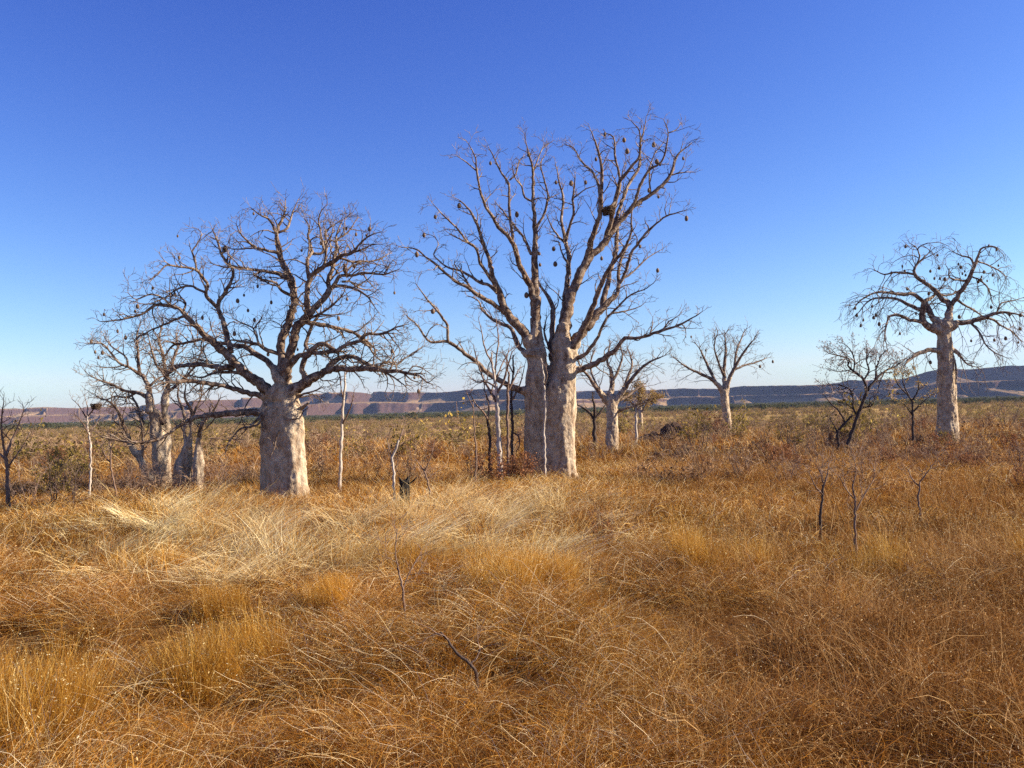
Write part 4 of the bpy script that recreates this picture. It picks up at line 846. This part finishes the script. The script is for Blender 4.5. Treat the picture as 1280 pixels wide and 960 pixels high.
d1 = Yv - edge + gul * 50; d2 = Yv - edge2 + gul * 45
tw_ = 30 + 230 * sstep(.45, .7, fbm(X / 130 + 61, X * 0 + 1.5, 3)) ; tw2 = 24 + 150 * sstep(.45, .7, fbm(X / 170 + 11, X * 0 + 5.5, 3))
prof = .27 * np.clip((d1 + tw_) / tw_, 0, 1) ** 1.3 + .17 * sstep(-3, 13, d1) + .05 * np.clip(d1 / 400, 0, 1) + .22 * np.clip((d2 + tw2) / tw2, 0, 1) ** 1.3 + .27 * sstep(-3, 14, d2)
prof = prof + .02 * np.clip(d2 / 400, 0, 1)
Z = -8.8 + (Htop + 8.8) * np.clip(prof, 0, 1.0) + (fbm(X / 40, Yv / 40, 4) - .5) * 5 * np.clip(prof * 3, 0, 1) - 3 * (prof < .002)
Z = Z * 1.0
m, nt, out = mat_new('mesa_rock')
geo = nd(nt, 'ShaderNodeNewGeometry'); sep = nd(nt, 'ShaderNodeSeparateXYZ'); nt.links.new(geo.outputs['Normal'], sep.inputs[0])
tc = nd(nt, 'ShaderNodeTexCoord'); n1 = nd(nt, 'ShaderNodeTexNoise', i_Scale=.012, i_Detail=10.0, i_Roughness=.7); nt.links.new(tc.outputs['Object'], n1.inputs['Vector'])
n2 = nd(nt, 'ShaderNodeTexNoise', i_Scale=.08, i_Detail=6.0, i_Roughness=.75); nt.links.new(tc.outputs['Object'], n2.inputs['Vector'])
r1 = ramp(nt, [(.3, (.12, .08, .045)), (.5, (.27, .17, .09)), (.7, (.39, .25, .135))], n1.outputs[0])
veg = ramp(nt, [(.5, (0, 0, 0)), (.6, (1, 1, 1))], n2.outputs[0])
mx0 = nd(nt, 'ShaderNodeMix', data_type='RGBA'); nt.links.new(veg.outputs[0], mx0.inputs[0]); nt.links.new(r1.outputs[0], mx0.inputs[6]); mx0.inputs[7].default_value = (.10, .085, .04, 1)
cl = ramp(nt, [(.45, (.06, .035, .03)), (.8, (.12, .065, .045))], n2.outputs[0])
st = ramp(nt, [(.70, (1, 1, 1)), (.86, (0, 0, 0))], sep.outputs[2])
mx = nd(nt, 'ShaderNodeMix', data_type='RGBA'); nt.links.new(st.outputs[0], mx.inputs[0]); nt.links.new(mx0.outputs[2], mx.inputs[6]); nt.links.new(cl.outputs[0], mx.inputs[7])
bs = nd(nt, 'ShaderNodeBsdfDiffuse'); nt.links.new(mx.outputs[2], bs.inputs[0])
bp = nd(nt, 'ShaderNodeBump', i_Strength=.6, i_Distance=6.0); nt.links.new(n2.outputs[0], bp.inputs['Height']); nt.links.new(bp.outputs[0], bs.inputs['Normal'])
nt.links.new(bs.outputs[0], out.inputs[0]); M['mesa'] = m
hills = grid_mesh('mesa_hills', X, Yv, Z, M['mesa']); tag(hills, kind='structure')

# ------------------------------------------------------------------ instanced ground cover
def ribbons(P, w, bl, seedw=None):
    """P: (n, s, 3) blade centre lines, w: (n, s) half width, flat ribbons facing random sides"""
    n, s, _ = P.shape; T = P[:, -1] - P[:, 0]; rs = RNG.normal(size=(n, 3)); N = np.cross(T, rs); N /= (np.linalg.norm(N, axis=1, keepdims=True) + 1e-9)
    A = P - N[:, None] * w[..., None]; B_ = P + N[:, None] * w[..., None]; V_ = np.stack([A, B_], 2).reshape(-1, 3)
    base = np.arange(n)[:, None] * (2 * s) + np.arange(s - 1)[None] * 2
    f = np.stack([base, base + 1, base + 3, base + 2], -1).reshape(-1, 4)
    return V_, f, np.repeat(bl, 2 * s)
def blades(n, rad, h, spread, curl, w, lean=(0, 0), s=5, base_dir=None, hv=.35, tilt0=0):
    r = RNG; a = r.random(n) * 2 * math.pi; q = np.sqrt(r.random(n)) * rad; P0 = np.stack([q * np.cos(a), q * np.sin(a), -.05 * np.ones(n)], -1)
    d = np.stack([r.normal(size=n) * spread + lean[0], r.normal(size=n) * spread + lean[1], np.ones(n)], -1); d /= np.linalg.norm(d, axis=1, keepdims=True)
    L = h * (1 + hv * r.normal(size=n)).clip(.35, 1.7); cd = np.stack([r.normal(size=n) + lean[0], r.normal(size=n) + lean[1], r.normal(size=n) * .3 - .4], -1) * curl
    P = np.empty((n, s, 3)); P[:, 0] = P0; cur = P0.copy(); dd = d.copy()
    for i in range(1, s):
        cur = cur + dd * (L / (s - 1))[:, None]; dd = dd + cd / (s - 1) + r.normal(size=(n, 3)) * .10; dd /= np.linalg.norm(dd, axis=1, keepdims=True); P[:, i] = cur
    ww = w * (.6 + .8 * r.random(n))[:, None] * np.linspace(1, .35, s)[None]
    return P, ww
PROT = bpy.data.collections.new('ground_cover_pieces')
def proto(name, parts):
    """parts: list of (V, f, bl, material)"""
    me = bpy.data.meshes.new(name); Vs = []; Fs = []; bl = []; mi = []; o_ = 0
    for k, (V_, f, b_, mt) in enumerate(parts):
        Vs.append(V_); Fs.append(f + o_); bl.append(b_); mi.append(np.full(len(f), k)); o_ += len(V_); me.materials.append(M[mt])
    V_ = np.concatenate(Vs); f = np.concatenate(Fs)
    me.vertices.add(len(V_)); me.vertices.foreach_set('co', V_.ravel()); me.loops.add(f.size); me.loops.foreach_set('vertex_index', f.ravel().astype(np.int32)); me.polygons.add(len(f))
    me.polygons.foreach_set('loop_start', (np.arange(len(f)) * 4).astype(np.int32)); me.polygons.foreach_set('loop_total', np.full(len(f), 4, np.int32)); me.polygons.foreach_set('material_index', np.concatenate(mi).astype(np.int32))
    me.update(calc_edges=True); set_bl(me, np.concatenate(bl))
    o = bpy.data.objects.new(name, me); return o
def flecks(P, n, size, mt, lo=.4):
    """small seed heads / leaves hung on the upper part of the blades"""
    k = RNG.integers(0, len(P), n); s = P.shape[1]; i = RNG.integers(int(lo * s), s, n); c = P[k, i] + RNG.normal(size=(n, 3)) * .012
    d = RNG.normal(size=(n, 3)); d /= np.linalg.norm(d, axis=1, keepdims=True); z = size * (.5 + RNG.random(n))
    Q = np.stack([c - d * z[:, None], c + d * z[:, None]], 1); V_, f, b = ribbons(Q, np.repeat((z * .32)[:, None], 2, 1), RNG.random(n)); return V_, f, b, mt
pieces = {}
def mk(key, lst): pieces[key] = lst
def g_tangle(w, n, h=.62, seed=0, mt='grass', fl=45, k=1.0):
    P, ww = blades(n, .36 * k, h, .75, 2.1, w, s=6); a = ribbons(P, ww, RNG.random(n))
    parts = [(*a, mt)]; 
    if fl: parts.append(flecks(P, fl, .0055, 'straw'))
    P2, w2 = blades(max(3, int(n * .13)), .3 * k, h * 1.12, .95, 1.6, w * 1.3, s=6); parts.append((*ribbons(P2, w2, RNG.random(len(P2))), 'straw')); return parts
def g_tuft(w, n, h=.8):
    P, ww = blades(n, .10, h, .22, .45, w, hv=.22, s=4); return [(*ribbons(P, ww, RNG.random(n) * .6 + .35), 'grass'), flecks(P, 50, .007, 'straw', .6)]
def g_straw(w, n, L=.8):
    P, ww = blades(n, .42, L, .75, 1.0, w, lean=(1.7, -1.2)); P2, w2 = blades(int(n * .5), .4, .5, .4, .8, w); return [(*ribbons(P, ww, RNG.random(n)), 'straw'), (*ribbons(P2, w2, RNG.random(len(P2))), 'grass')]
def g_red(w, n, h=.6):
    P, ww = blades(n, .32, h, .65, 1.8, w, s=5); return [(*ribbons(P, ww, RNG.random(n)), 'redgrass'), flecks(P, n // 2, .009, 'redgrass', .3), flecks(P, 20, .006, 'straw', .5)]
mk('tangle', [proto('g%02d' % i, g_tangle(.0015, 120, .52)) for i in range(4)])
mk('tuft', [proto('g%02d' % (i + 4), g_tuft(.0015, 140, .62)) for i in range(2)])
mk('straw', [proto('g%02d' % (i + 6), g_straw(.0034, 140)) for i in range(3)])
mk('red', [proto('g%02d' % (i + 9), g_red(.0016, 110, .5)) for i in range(3)])
mk('litter', [proto('g%02d' % (i + 50), [(*ribbons(*blades(70, .42, .22, 1.6, 2.0, .003, s=4), RNG.random(70)), 'redgrass')]) for i in range(2)])
mk('mtangle', [proto('g%02d' % (i + 12), g_tangle(.0050, 65, .6, k=1.6, fl=0)) for i in range(3)])
mk('mred', [proto('g%02d' % (i + 15), g_red(.0052, 65)) for i in range(2)])
mk('ftangle', [proto('g%02d' % (i + 17), g_tangle(.010, 60, .55, k=2.6, fl=0)) for i in range(2)])
mk('mstraw', [proto('g%02d' % (i + 19), g_straw(.0055, 80, .8)) for i in range(2)])
def g_scrub(h, leaf, nl, ls):
    P, ww = blades(26, .25, h, .45, .5, .014, s=6); a = ribbons(P, ww, RNG.random(26)); par = [(*a, 'scrubtwig')]
    # side twigs
    k = RNG.integers(0, 26, 150); i = RNG.integers(2, 6, 150); c = P[k, i]; d = RNG.normal(size=(150, 3)) + [0, 0, .5]; d /= np.linalg.norm(d, axis=1, keepdims=True)
    Q = np.stack([c, c + d * .12 * h, c + (d + RNG.normal(size=(150, 3)) * .3) * .26 * h], 1); par.append((*ribbons(Q, np.full((150, 3), .007), RNG.random(150)), 'scrubtwig'))
    if nl:
        k = RNG.integers(0, 150, nl); c = Q[k, RNG.integers(0, 3, nl)] + RNG.normal(size=(nl, 3)) * .06 * h; d = RNG.normal(size=(nl, 3)); d /= np.linalg.norm(d, axis=1, keepdims=True)
        z = ls * (.5 + RNG.random(nl)); par.append((*ribbons(np.stack([c - d * z[:, None], c + d * z[:, None]], 1), np.repeat((z * .6)[:, None], 2, 1), RNG.random(nl)), leaf))
    return par
mk('sb', [proto('g%02d' % (i + 21), g_scrub(1.5, None, 0, 0)) for i in range(2)])
mk('sr', [proto('g%02d' % (i + 23), g_scrub(1.2, 'brownleaf', 260, .05)) for i in range(2)])
mk('so', [proto('g%02d' % (i + 25), g_scrub(1.5, 'oliveleaf', 320, .06)) for i in range(2)])
mk('sy', [proto('g%02d' % (27), g_scrub(1.3, 'yellowleaf', 150, .06))])
def g_tree(h):
    c = []; 
    for _ in range(9):
        o = RNG.normal(size=3) * [h * .26, h * .26, h * .13] + [0, 0, h * .68]; c.append(o + RNG.normal(size=(70, 3)) * h * .09)
    c = np.concatenate(c); n = len(c); d = RNG.normal(size=(n, 3)); d /= np.linalg.norm(d, axis=1, keepdims=True); z = h * .045 * (.5 + RNG.random(n))
    par = [(*ribbons(np.stack([c - d * z[:, None], c + d * z[:, None]], 1), np.repeat((z * .7)[:, None], 2, 1), RNG.random(n)), 'greenleaf')]
    P, ww = blades(7, .05, h * .75, .25, .2, .05, s=5); par.append((*ribbons(P, ww, RNG.random(7)), 'scrubtwig')); return par
mk('ft', [proto('g%02d' % (i + 28), g_tree(4.5)) for i in range(3)])
idx_of = {}; allp = sorted([o for l in pieces.values() for o in l], key=lambda o: o.name)
for o in allp: PROT.objects.link(o)
for k, l in pieces.items(): idx_of[k] = [allp.index(o) for o in l]

def gn_object(name, pts, rot, scl, idx, tint, label=None, cat=None):
    me = bpy.data.meshes.new(name); me.vertices.add(len(pts)); me.vertices.foreach_set('co', np.asarray(pts, np.float32).ravel())
    for nm, ty, arr in (('rot', 'FLOAT_VECTOR', rot), ('scl', 'FLOAT_VECTOR', scl), ('idx', 'INT', idx), ('tintc', 'FLOAT_VECTOR', tint)):
        a = me.attributes.new(nm, ty, 'POINT'); a.data.foreach_set('vector' if ty == 'FLOAT_VECTOR' else 'value', np.asarray(arr, np.int32 if ty == 'INT' else np.float32).ravel())
    me.update(); o = bpy.data.objects.new(name, me); COL.objects.link(o); tag(o, kind='stuff', label=label, cat=cat)
    ng = bpy.data.node_groups.new(name, 'GeometryNodeTree'); ng.interface.new_socket('Geometry', in_out='INPUT', socket_type='NodeSocketGeometry'); ng.interface.new_socket('Geometry', in_out='OUTPUT', socket_type='NodeSocketGeometry')
    gi = ng.nodes.new('NodeGroupInput'); go = ng.nodes.new('NodeGroupOutput'); ip = ng.nodes.new('GeometryNodeInstanceOnPoints'); ci = ng.nodes.new('GeometryNodeCollectionInfo')
    ci.inputs['Collection'].default_value = PROT; ci.inputs['Separate Children'].default_value = True; ci.inputs['Reset Children'].default_value = True
    ip.inputs['Pick Instance'].default_value = True
    def na(nm, ty):
        q = ng.nodes.new('GeometryNodeInputNamedAttribute'); q.data_type = ty; q.inputs['Name'].default_value = nm; return q.outputs['Attribute']
    L = ng.links.new; L(gi.outputs[0], ip.inputs['Points']); L(ci.outputs[0], ip.inputs['Instance']); L(na('idx', 'INT'), ip.inputs['Instance Index'])
    L(na('rot', 'FLOAT_VECTOR'), ip.inputs['Rotation']); L(na('scl', 'FLOAT_VECTOR'), ip.inputs['Scale']); L(ip.outputs[0], go.inputs[0])
    md = o.modifiers.new('scatter', 'NODES'); md.node_group = ng; return o

R = np.random.default_rng(99)
def cand(n, y0, y1, hw=.70, pad=2.0, p=2.0):
    """points uniform over the wedge seen from the camera, denser when p < 2"""
    t = R.random(n); y = (y0 ** p + t * (y1 ** p - y0 ** p)) ** (1 / p); x = (R.random(n) * 2 - 1) * (hw * y + pad); return x, y
rec = []
def emit(x, y, key, s, tint, hs=1.0, tilt=.12, straight=False):
    n = len(x); z = gh(x, y) - .02; ids = np.array(idx_of[key])[R.integers(0, len(idx_of[key]), n)]
    ang = (R.random(n) * 2 - 1) * 1.35 if straight else R.random(n) * 6.283
    rot = np.stack([R.normal(size=n) * tilt, R.normal(size=n) * tilt, ang], -1); sc = np.stack([s, s, s * hs * (1 + .15 * R.normal(size=n)).clip(.6, 1.5)], -1)
    rec.append((np.stack([x, y, z], -1), rot, sc, ids, tint))
def flush(name, label, cat):
    a = [np.concatenate([r[i] for r in rec]) for i in range(5)]; rec.clear(); return gn_object(name, *a, label=label, cat=cat)
PD = {}
def pdata(i):
    """plain arrays of a piece: vertices, quads, blade value, material name per quad"""
    if i not in PD:
        me = allp[i].data; V_ = np.empty(len(me.vertices) * 3, np.float32); me.vertices.foreach_get('co', V_); f = np.empty(len(me.loops), np.int32); me.loops.foreach_get('vertex_index', f)
        bl = np.empty(len(me.vertices), np.float32); me.attributes['bl'].data.foreach_get('value', bl); mi = np.empty(len(me.polygons), np.int32); me.polygons.foreach_get('material_index', mi)
        PD[i] = (V_.reshape(-1, 3), f.reshape(-1, 4), bl, mi, [m_.name for m_ in me.materials])
    return PD[i]
def flush_real(name, label, cat):
    """the same pieces written out as one ordinary mesh (renders much faster where clumps overlap)"""
    pts, rot, sc, ids, tn = [np.concatenate([r[i] for r in rec]) for i in range(5)]; rec.clear(); mats = []; Vs = []; Fs = []; B = []; T = []; MI = []; off = 0
    for i in np.unique(ids):
        V_, f, bl, mi, mn = pdata(int(i)); sel = np.where(ids == i)[0]; n = len(sel); r = rot[sel]; cx, sx, cy, sy, cz, sz = np.cos(r[:, 0]), np.sin(r[:, 0]), np.cos(r[:, 1]), np.sin(r[:, 1]), np.cos(r[:, 2]), np.sin(r[:, 2])
        Rm = np.empty((n, 3, 3)); Rm[:, 0, 0] = cy * cz; Rm[:, 0, 1] = sx * sy * cz - cx * sz; Rm[:, 0, 2] = cx * sy * cz + sx * sz; Rm[:, 1, 0] = cy * sz; Rm[:, 1, 1] = sx * sy * sz + cx * cz; Rm[:, 1, 2] = cx * sy * sz - sx * cz; Rm[:, 2, 0] = -sy; Rm[:, 2, 1] = sx * cy; Rm[:, 2, 2] = cx * cy
        Rm = (Rm * sc[sel][:, None, :]).astype(np.float32)
        W_ = np.einsum('nij,vj->nvi', Rm, V_, optimize=True) + pts[sel][:, None, :].astype(np.float32); Vs.append(W_.reshape(-1, 3).astype(np.float32)); nv = len(V_)
        Fs.append((f[None] + (np.arange(n) * nv)[:, None, None] + off).reshape(-1, 4).astype(np.int32)); off += n * nv
        shift = R.normal(size=n) * .05; B.append((bl[None] + shift[:, None]).clip(0, 1).astype(np.float32).ravel()); T.append(np.repeat(tn[sel].astype(np.float32), nv, 0))
        for m_ in mn:
            if m_ not in mats: mats.append(m_)
        MI.append(np.tile(np.array([mats.index(m_) for m_ in mn], np.int32)[mi], n))
    V_ = np.concatenate(Vs); f = np.concatenate(Fs); me = bpy.data.meshes.new(name); print(name, 'quads', len(f))
    me.vertices.add(len(V_)); me.vertices.foreach_set('co', V_.ravel()); me.loops.add(f.size); me.loops.foreach_set('vertex_index', f.ravel()); me.polygons.add(len(f))
    me.polygons.foreach_set('loop_start', (np.arange(len(f)) * 4).astype(np.int32)); me.polygons.foreach_set('material_index', np.concatenate(MI)); me.update(calc_edges=False)
    for m_ in mats: me.materials.append(bpy.data.materials[m_])
    set_bl(me, np.concatenate(B)); at_ = me.attributes.new('tintg', 'FLOAT_VECTOR', 'POINT'); at_.data.foreach_set('vector', np.concatenate(T).ravel())
    o = bpy.data.objects.new(name, me); COL.objects.link(o); tag(o, kind='stuff', label=label, cat=cat); return o
def tint(x, y, base, var=.32, f=1.6):
    n = fbm(x / f + 5, y / f + 60, 3) - .5; n2 = fbm(x / 4 + 30, y / 4 + 6, 2) - .5; t = np.ones((len(x), 3)) * np.array(base)
    t = t * (1 + var * 2.2 * n)[:, None] * (1 + .10 * R.normal(size=len(x)))[:, None]; t[:, 1] *= 1 - .22 * n2; t[:, 2] *= 1 - .4 * n2; return t - 1
# near field: 3.0 to 13 m
x, y = cand(7200, 3.0, 13.5, p=1.75)
hol = fbm(x / 1.1 + 70, y / 1.1 + 12, 3)                   # patchy cover leaves dark gaps
gap = np.zeros(len(x), bool)
for gx, gy, ga, gb in ((-5.6, 9.0, 1.1, .5), (-2.1, 7.1, .9, .35), (-.9, 5.4, .5, .3), (-.25, 5.0, .3, .2), (2.2, 5.6, .55, .3), (2.8, 5.0, .4, .4), (2.0, 7.2, .6, .35), (-3.3, 9.6, .9, .4)):
    gap |= ((x - gx) / ga) ** 2 + ((y - gy) / gb) ** 2 < 1.9
xl, yl = x.copy(), y.copy(); lm = R.random(len(x)) < .45; emit(xl[lm], yl[lm], 'litter', .8 + .4 * R.random(lm.sum()), tint(xl[lm], yl[lm], (.7, .62, .55)))
keep = (hol > .385) & ~gap & (y > 3.2); x, y, hol = x[keep], y[keep], hol[keep]
redness = sstep(.02, .28, x / y) * .75 + (fbm(x / 2.2 + 3, y / 2.2, 3) - .5) * 1.1
q = R.random(len(x)); isred = q < redness; istuft = ~isred & (fbm(x / 1.3 + 11, y / 1.3 + 44, 3) > .63)
h = (.84 + 1.0 * (fbm(x / 1.5 + 21, y / 1.5 + 5, 3) - .38)) * (1 - .3 * sstep(8.5, 11, y) * sstep(-.52, -.40, x / y) * (1 - sstep(.10, .24, x / y)))
for msk, key, base in ((isred, 'red', (1.0, .92, .85)), (istuft, 'tuft', (1.0, .95, .78)), (~isred & ~istuft, 'tangle', (1.0, .9, .8))):
    xm, ym, hm = x[msk], y[msk], h[msk]; emit(xm, ym, key, hm * 1.0, tint(xm, ym, base))
# bank of combed pale straw
x, y = cand(8000, 9.5, 24, p=1.9); u_ = x / y
band = sstep(-.50, -.34, u_) * (1 - sstep(-.02, .13, u_)) * sstep(11, 13, y + 5.0 * (fbm(x / 1.8, y / 1.8 + 9, 3) - .5)) * (1 - sstep(17.5, 20.5, y)) * sstep(.36, .5, fbm(x / 2.2 + 8, y / 1.2 + 19, 3))
lo = R.random(len(x)) < band * .72; emit(x[lo], y[lo], 'straw', .85 + .2 * R.random(lo.sum()), tint(x[lo], y[lo], (1.10, 1.06, .96), .3), .8, .28, True)
# mid field 11 - 34
x, y = cand(14000, 11, 36, p=1.9); u_ = x / y
red = (sstep(.06, .30, u_) * .32 + (fbm(x / 3.5 + 3, y / 3.5, 3) - .5) * 1.1 + .12) ; isr = R.random(len(x)) < red
hh = .62 + .45 * (fbm(x / 2.4 + 21, y / 2.4 + 5, 3) - .35); inb = sstep(-.50, -.36, u_) * (1 - sstep(-.02, .13, u_)) * sstep(9.5, 12, y) * (1 - sstep(17.5, 20.5, y)); hh = hh * (1 - .25 * inb * (1 - sstep(15.5, 18, y))); bare = fbm(x / 2.6 + 90, y / 2.6, 3) < .33
notband = R.random(len(x)) > inb * .4
msk = ~isr & ~bare & notband; emit(x[msk], y[msk], 'mtangle', hh[msk] * .95, tint(x[msk], y[msk], (1.05, 1.0, .95), .35, 3))
msk = isr & ~bare & notband; emit(x[msk], y[msk], 'mred', hh[msk] * 1.1, tint(x[msk], y[msk], (1.0, .95, .9), .2, 3))
# 34 - 120
x, y = cand(15000, 34, 150, p=1.55, pad=4); bare = fbm(x / 7 + 90, y / 7, 3) < .40; k_ = ~bare; emit(x[k_], y[k_], 'ftangle', .8 + .35 * R.random(k_.sum()), tint(x[k_], y[k_], (.85, .74, .62), .3, 9))
flush_real('dry_grass', 'tall dry golden and reddish grass covering the ground', 'grass')
# scrub: 45 m to 900 m
x, y = cand(2600, 42, 330, p=1.5, pad=5); ty = R.random(len(x)); cl = fbm(x / 26 + 4, y / 26 + 14, 3); kk = cl > .42
x, y, ty = x[kk], y[kk], ty[kk]; s = .6 + .5 * R.random(len(x))
for lo_, hi_, key in ((0, .42, 'sb'), (.42, .76, 'sr'), (.76, .95, 'so'), (.95, 1, 'sy')):
    mm = (ty >= lo_) & (ty < hi_); emit(x[mm], y[mm], key, s[mm], tint(x[mm], y[mm], (1, 1, 1), .1, 9))
x, y = cand(1300, 25, 70, p=1.8, pad=3); u_ = x / y; kk = (R.random(len(x)) < .25 + .75 * (sstep(.12, .2, u_) + (1 - sstep(-.36, -.28, u_)))) & (fbm(x / 5 + 14, y / 5 + 4, 3) > .45); x, y = x[kk], y[kk]; ty = R.random(len(x)); s = .3 + .3 * R.random(len(x))
for lo_, hi_, key in ((0, .65, 'sb'), (.65, 1.01, 'sr')):
    mm = (ty >= lo_) & (ty < hi_); emit(x[mm], y[mm], key, s[mm], tint(x[mm], y[mm], (1, 1, 1), .1, 9))
x, y = cand(9000, 260, 1100, p=1.7, pad=20); ty = R.random(len(x)); s = .9 + .9 * R.random(len(x))
for lo_, hi_, key in ((0, .15, 'sb'), (.15, .55, 'sr'), (.55, .97, 'so'), (.97, 1, 'sy')):
    mm = (ty >= lo_) & (ty < hi_); emit(x[mm], y[mm], key, s[mm], tint(x[mm], y[mm], (1, 1, 1), .1, 40))
flush('scrub', 'low brown and olive scrub spread over the plain', 'scrub')
x, y = cand(15000, 700, 3000, p=1.6, pad=50); s = .55 + .7 * R.random(len(x)); emit(x, y, 'ft', s, tint(x, y, (1, 1, 1), .2, 200))
flush('distant_woodland', 'dark green line of far trees at the foot of the mesas', 'woodland')
# ------------------------------------------------------------------ sky, sun, haze, render
w = bpy.data.worlds.new('World'); SC.world = w; w.use_nodes = True; nt = w.node_tree; nt.nodes.clear()
sk = nd(nt, 'ShaderNodeTexSky', sky_type='NISHITA'); sk.sun_disc = False; sk.sun_elevation = SUN_EL; sk.sun_rotation = SUN_AZ
sk.altitude = 100; sk.air_density = 1.0; sk.dust_density = .4; sk.ozone_density = 3.5
bg = nd(nt, 'ShaderNodeBackground'); bg.inputs[1].default_value = .05; ow = nd(nt, 'ShaderNodeOutputWorld')
sp = nd(nt, 'ShaderNodeSeparateColor'); nt.links.new(sk.outputs[0], sp.inputs[0]); cb = nd(nt, 'ShaderNodeCombineColor')
for ch, (k_, g_, mxv) in enumerate(((.52, 1.58, 6), (.52, 1.53, 7.5), (1.5, 1.0, 9))):     # the photo's deep, saturated rendering of the sky
    pw = nd(nt, 'ShaderNodeMath', operation='POWER'); nt.links.new(sp.outputs[ch], pw.inputs[0]); pw.inputs[1].default_value = g_
    ml = nd(nt, 'ShaderNodeMath', operation='MULTIPLY'); nt.links.new(pw.outputs[0], ml.inputs[0]); ml.inputs[1].default_value = k_
    mn = nd(nt, 'ShaderNodeMath', operation='MINIMUM'); nt.links.new(ml.outputs[0], mn.inputs[0]); mn.inputs[1].default_value = mxv; nt.links.new(mn.outputs[0], cb.inputs[ch])
nt.links.new(cb.outputs[0], bg.inputs[0]); nt.links.new(bg.outputs[0], ow.inputs[0])
sd = bpy.data.lights.new('sun', 'SUN'); sd.energy = 5.0; sd.angle = math.radians(.53); sd.color = (1.0, .88, .70)
so = bpy.data.objects.new('sun', sd); COL.objects.link(so)
sv = Vector((math.sin(SUN_AZ) * math.cos(SUN_EL), math.cos(SUN_AZ) * math.cos(SUN_EL), math.sin(SUN_EL)))
so.rotation_euler = sv.to_track_quat('Z', 'Y').to_euler(); so.location = sv * 60

HAZE = True
if HAZE:
    hb = MB(); x1, y0, y1, z0, z1 = 5600, -75, 5250, -22, 150
    hb.raw([(-x1, y0, z0), (x1, y0, z0), (x1, y1, z0), (-x1, y1, z0), (-x1, y0, z1), (x1, y0, z1), (x1, y1, z1), (-x1, y1, z1)],
           [(3, 2, 1, 0), (4, 5, 6, 7), (0, 1, 5, 4), (1, 2, 6, 5), (2, 3, 7, 6), (3, 0, 4, 7)])
    m, nt, out = mat_new('haze'); pv = nd(nt, 'ShaderNodeVolumePrincipled'); pv.inputs['Density'].default_value = 0.4e-4
    pv.inputs['Color'].default_value = (.45, .60, 1.0, 1); pv.inputs['Anisotropy'].default_value = .0
    nt.links.new(pv.outputs[0], out.inputs['Volume']); o = hb.build('haze', m, smooth=False); tag(o, kind='stuff')
SC.view_settings.view_transform = 'Standard'; SC.view_settings.look = 'None'; SC.view_settings.gamma = 1; SC.view_settings.exposure = 1.34
c = SC.cycles if hasattr(SC, 'cycles') else None
SC.render.engine = 'CYCLES'
SC.cycles.max_bounces = 5; SC.cycles.diffuse_bounces = 1; SC.cycles.transmission_bounces = 4; SC.cycles.volume_bounces = 0; SC.cycles.use_denoising = False
SC.cycles.sample_clamp_indirect = 4
print('objects', len(bpy.data.objects), 'tris', sum(len(o.data.polygons) for o in bpy.data.objects if o.type == 'MESH'))
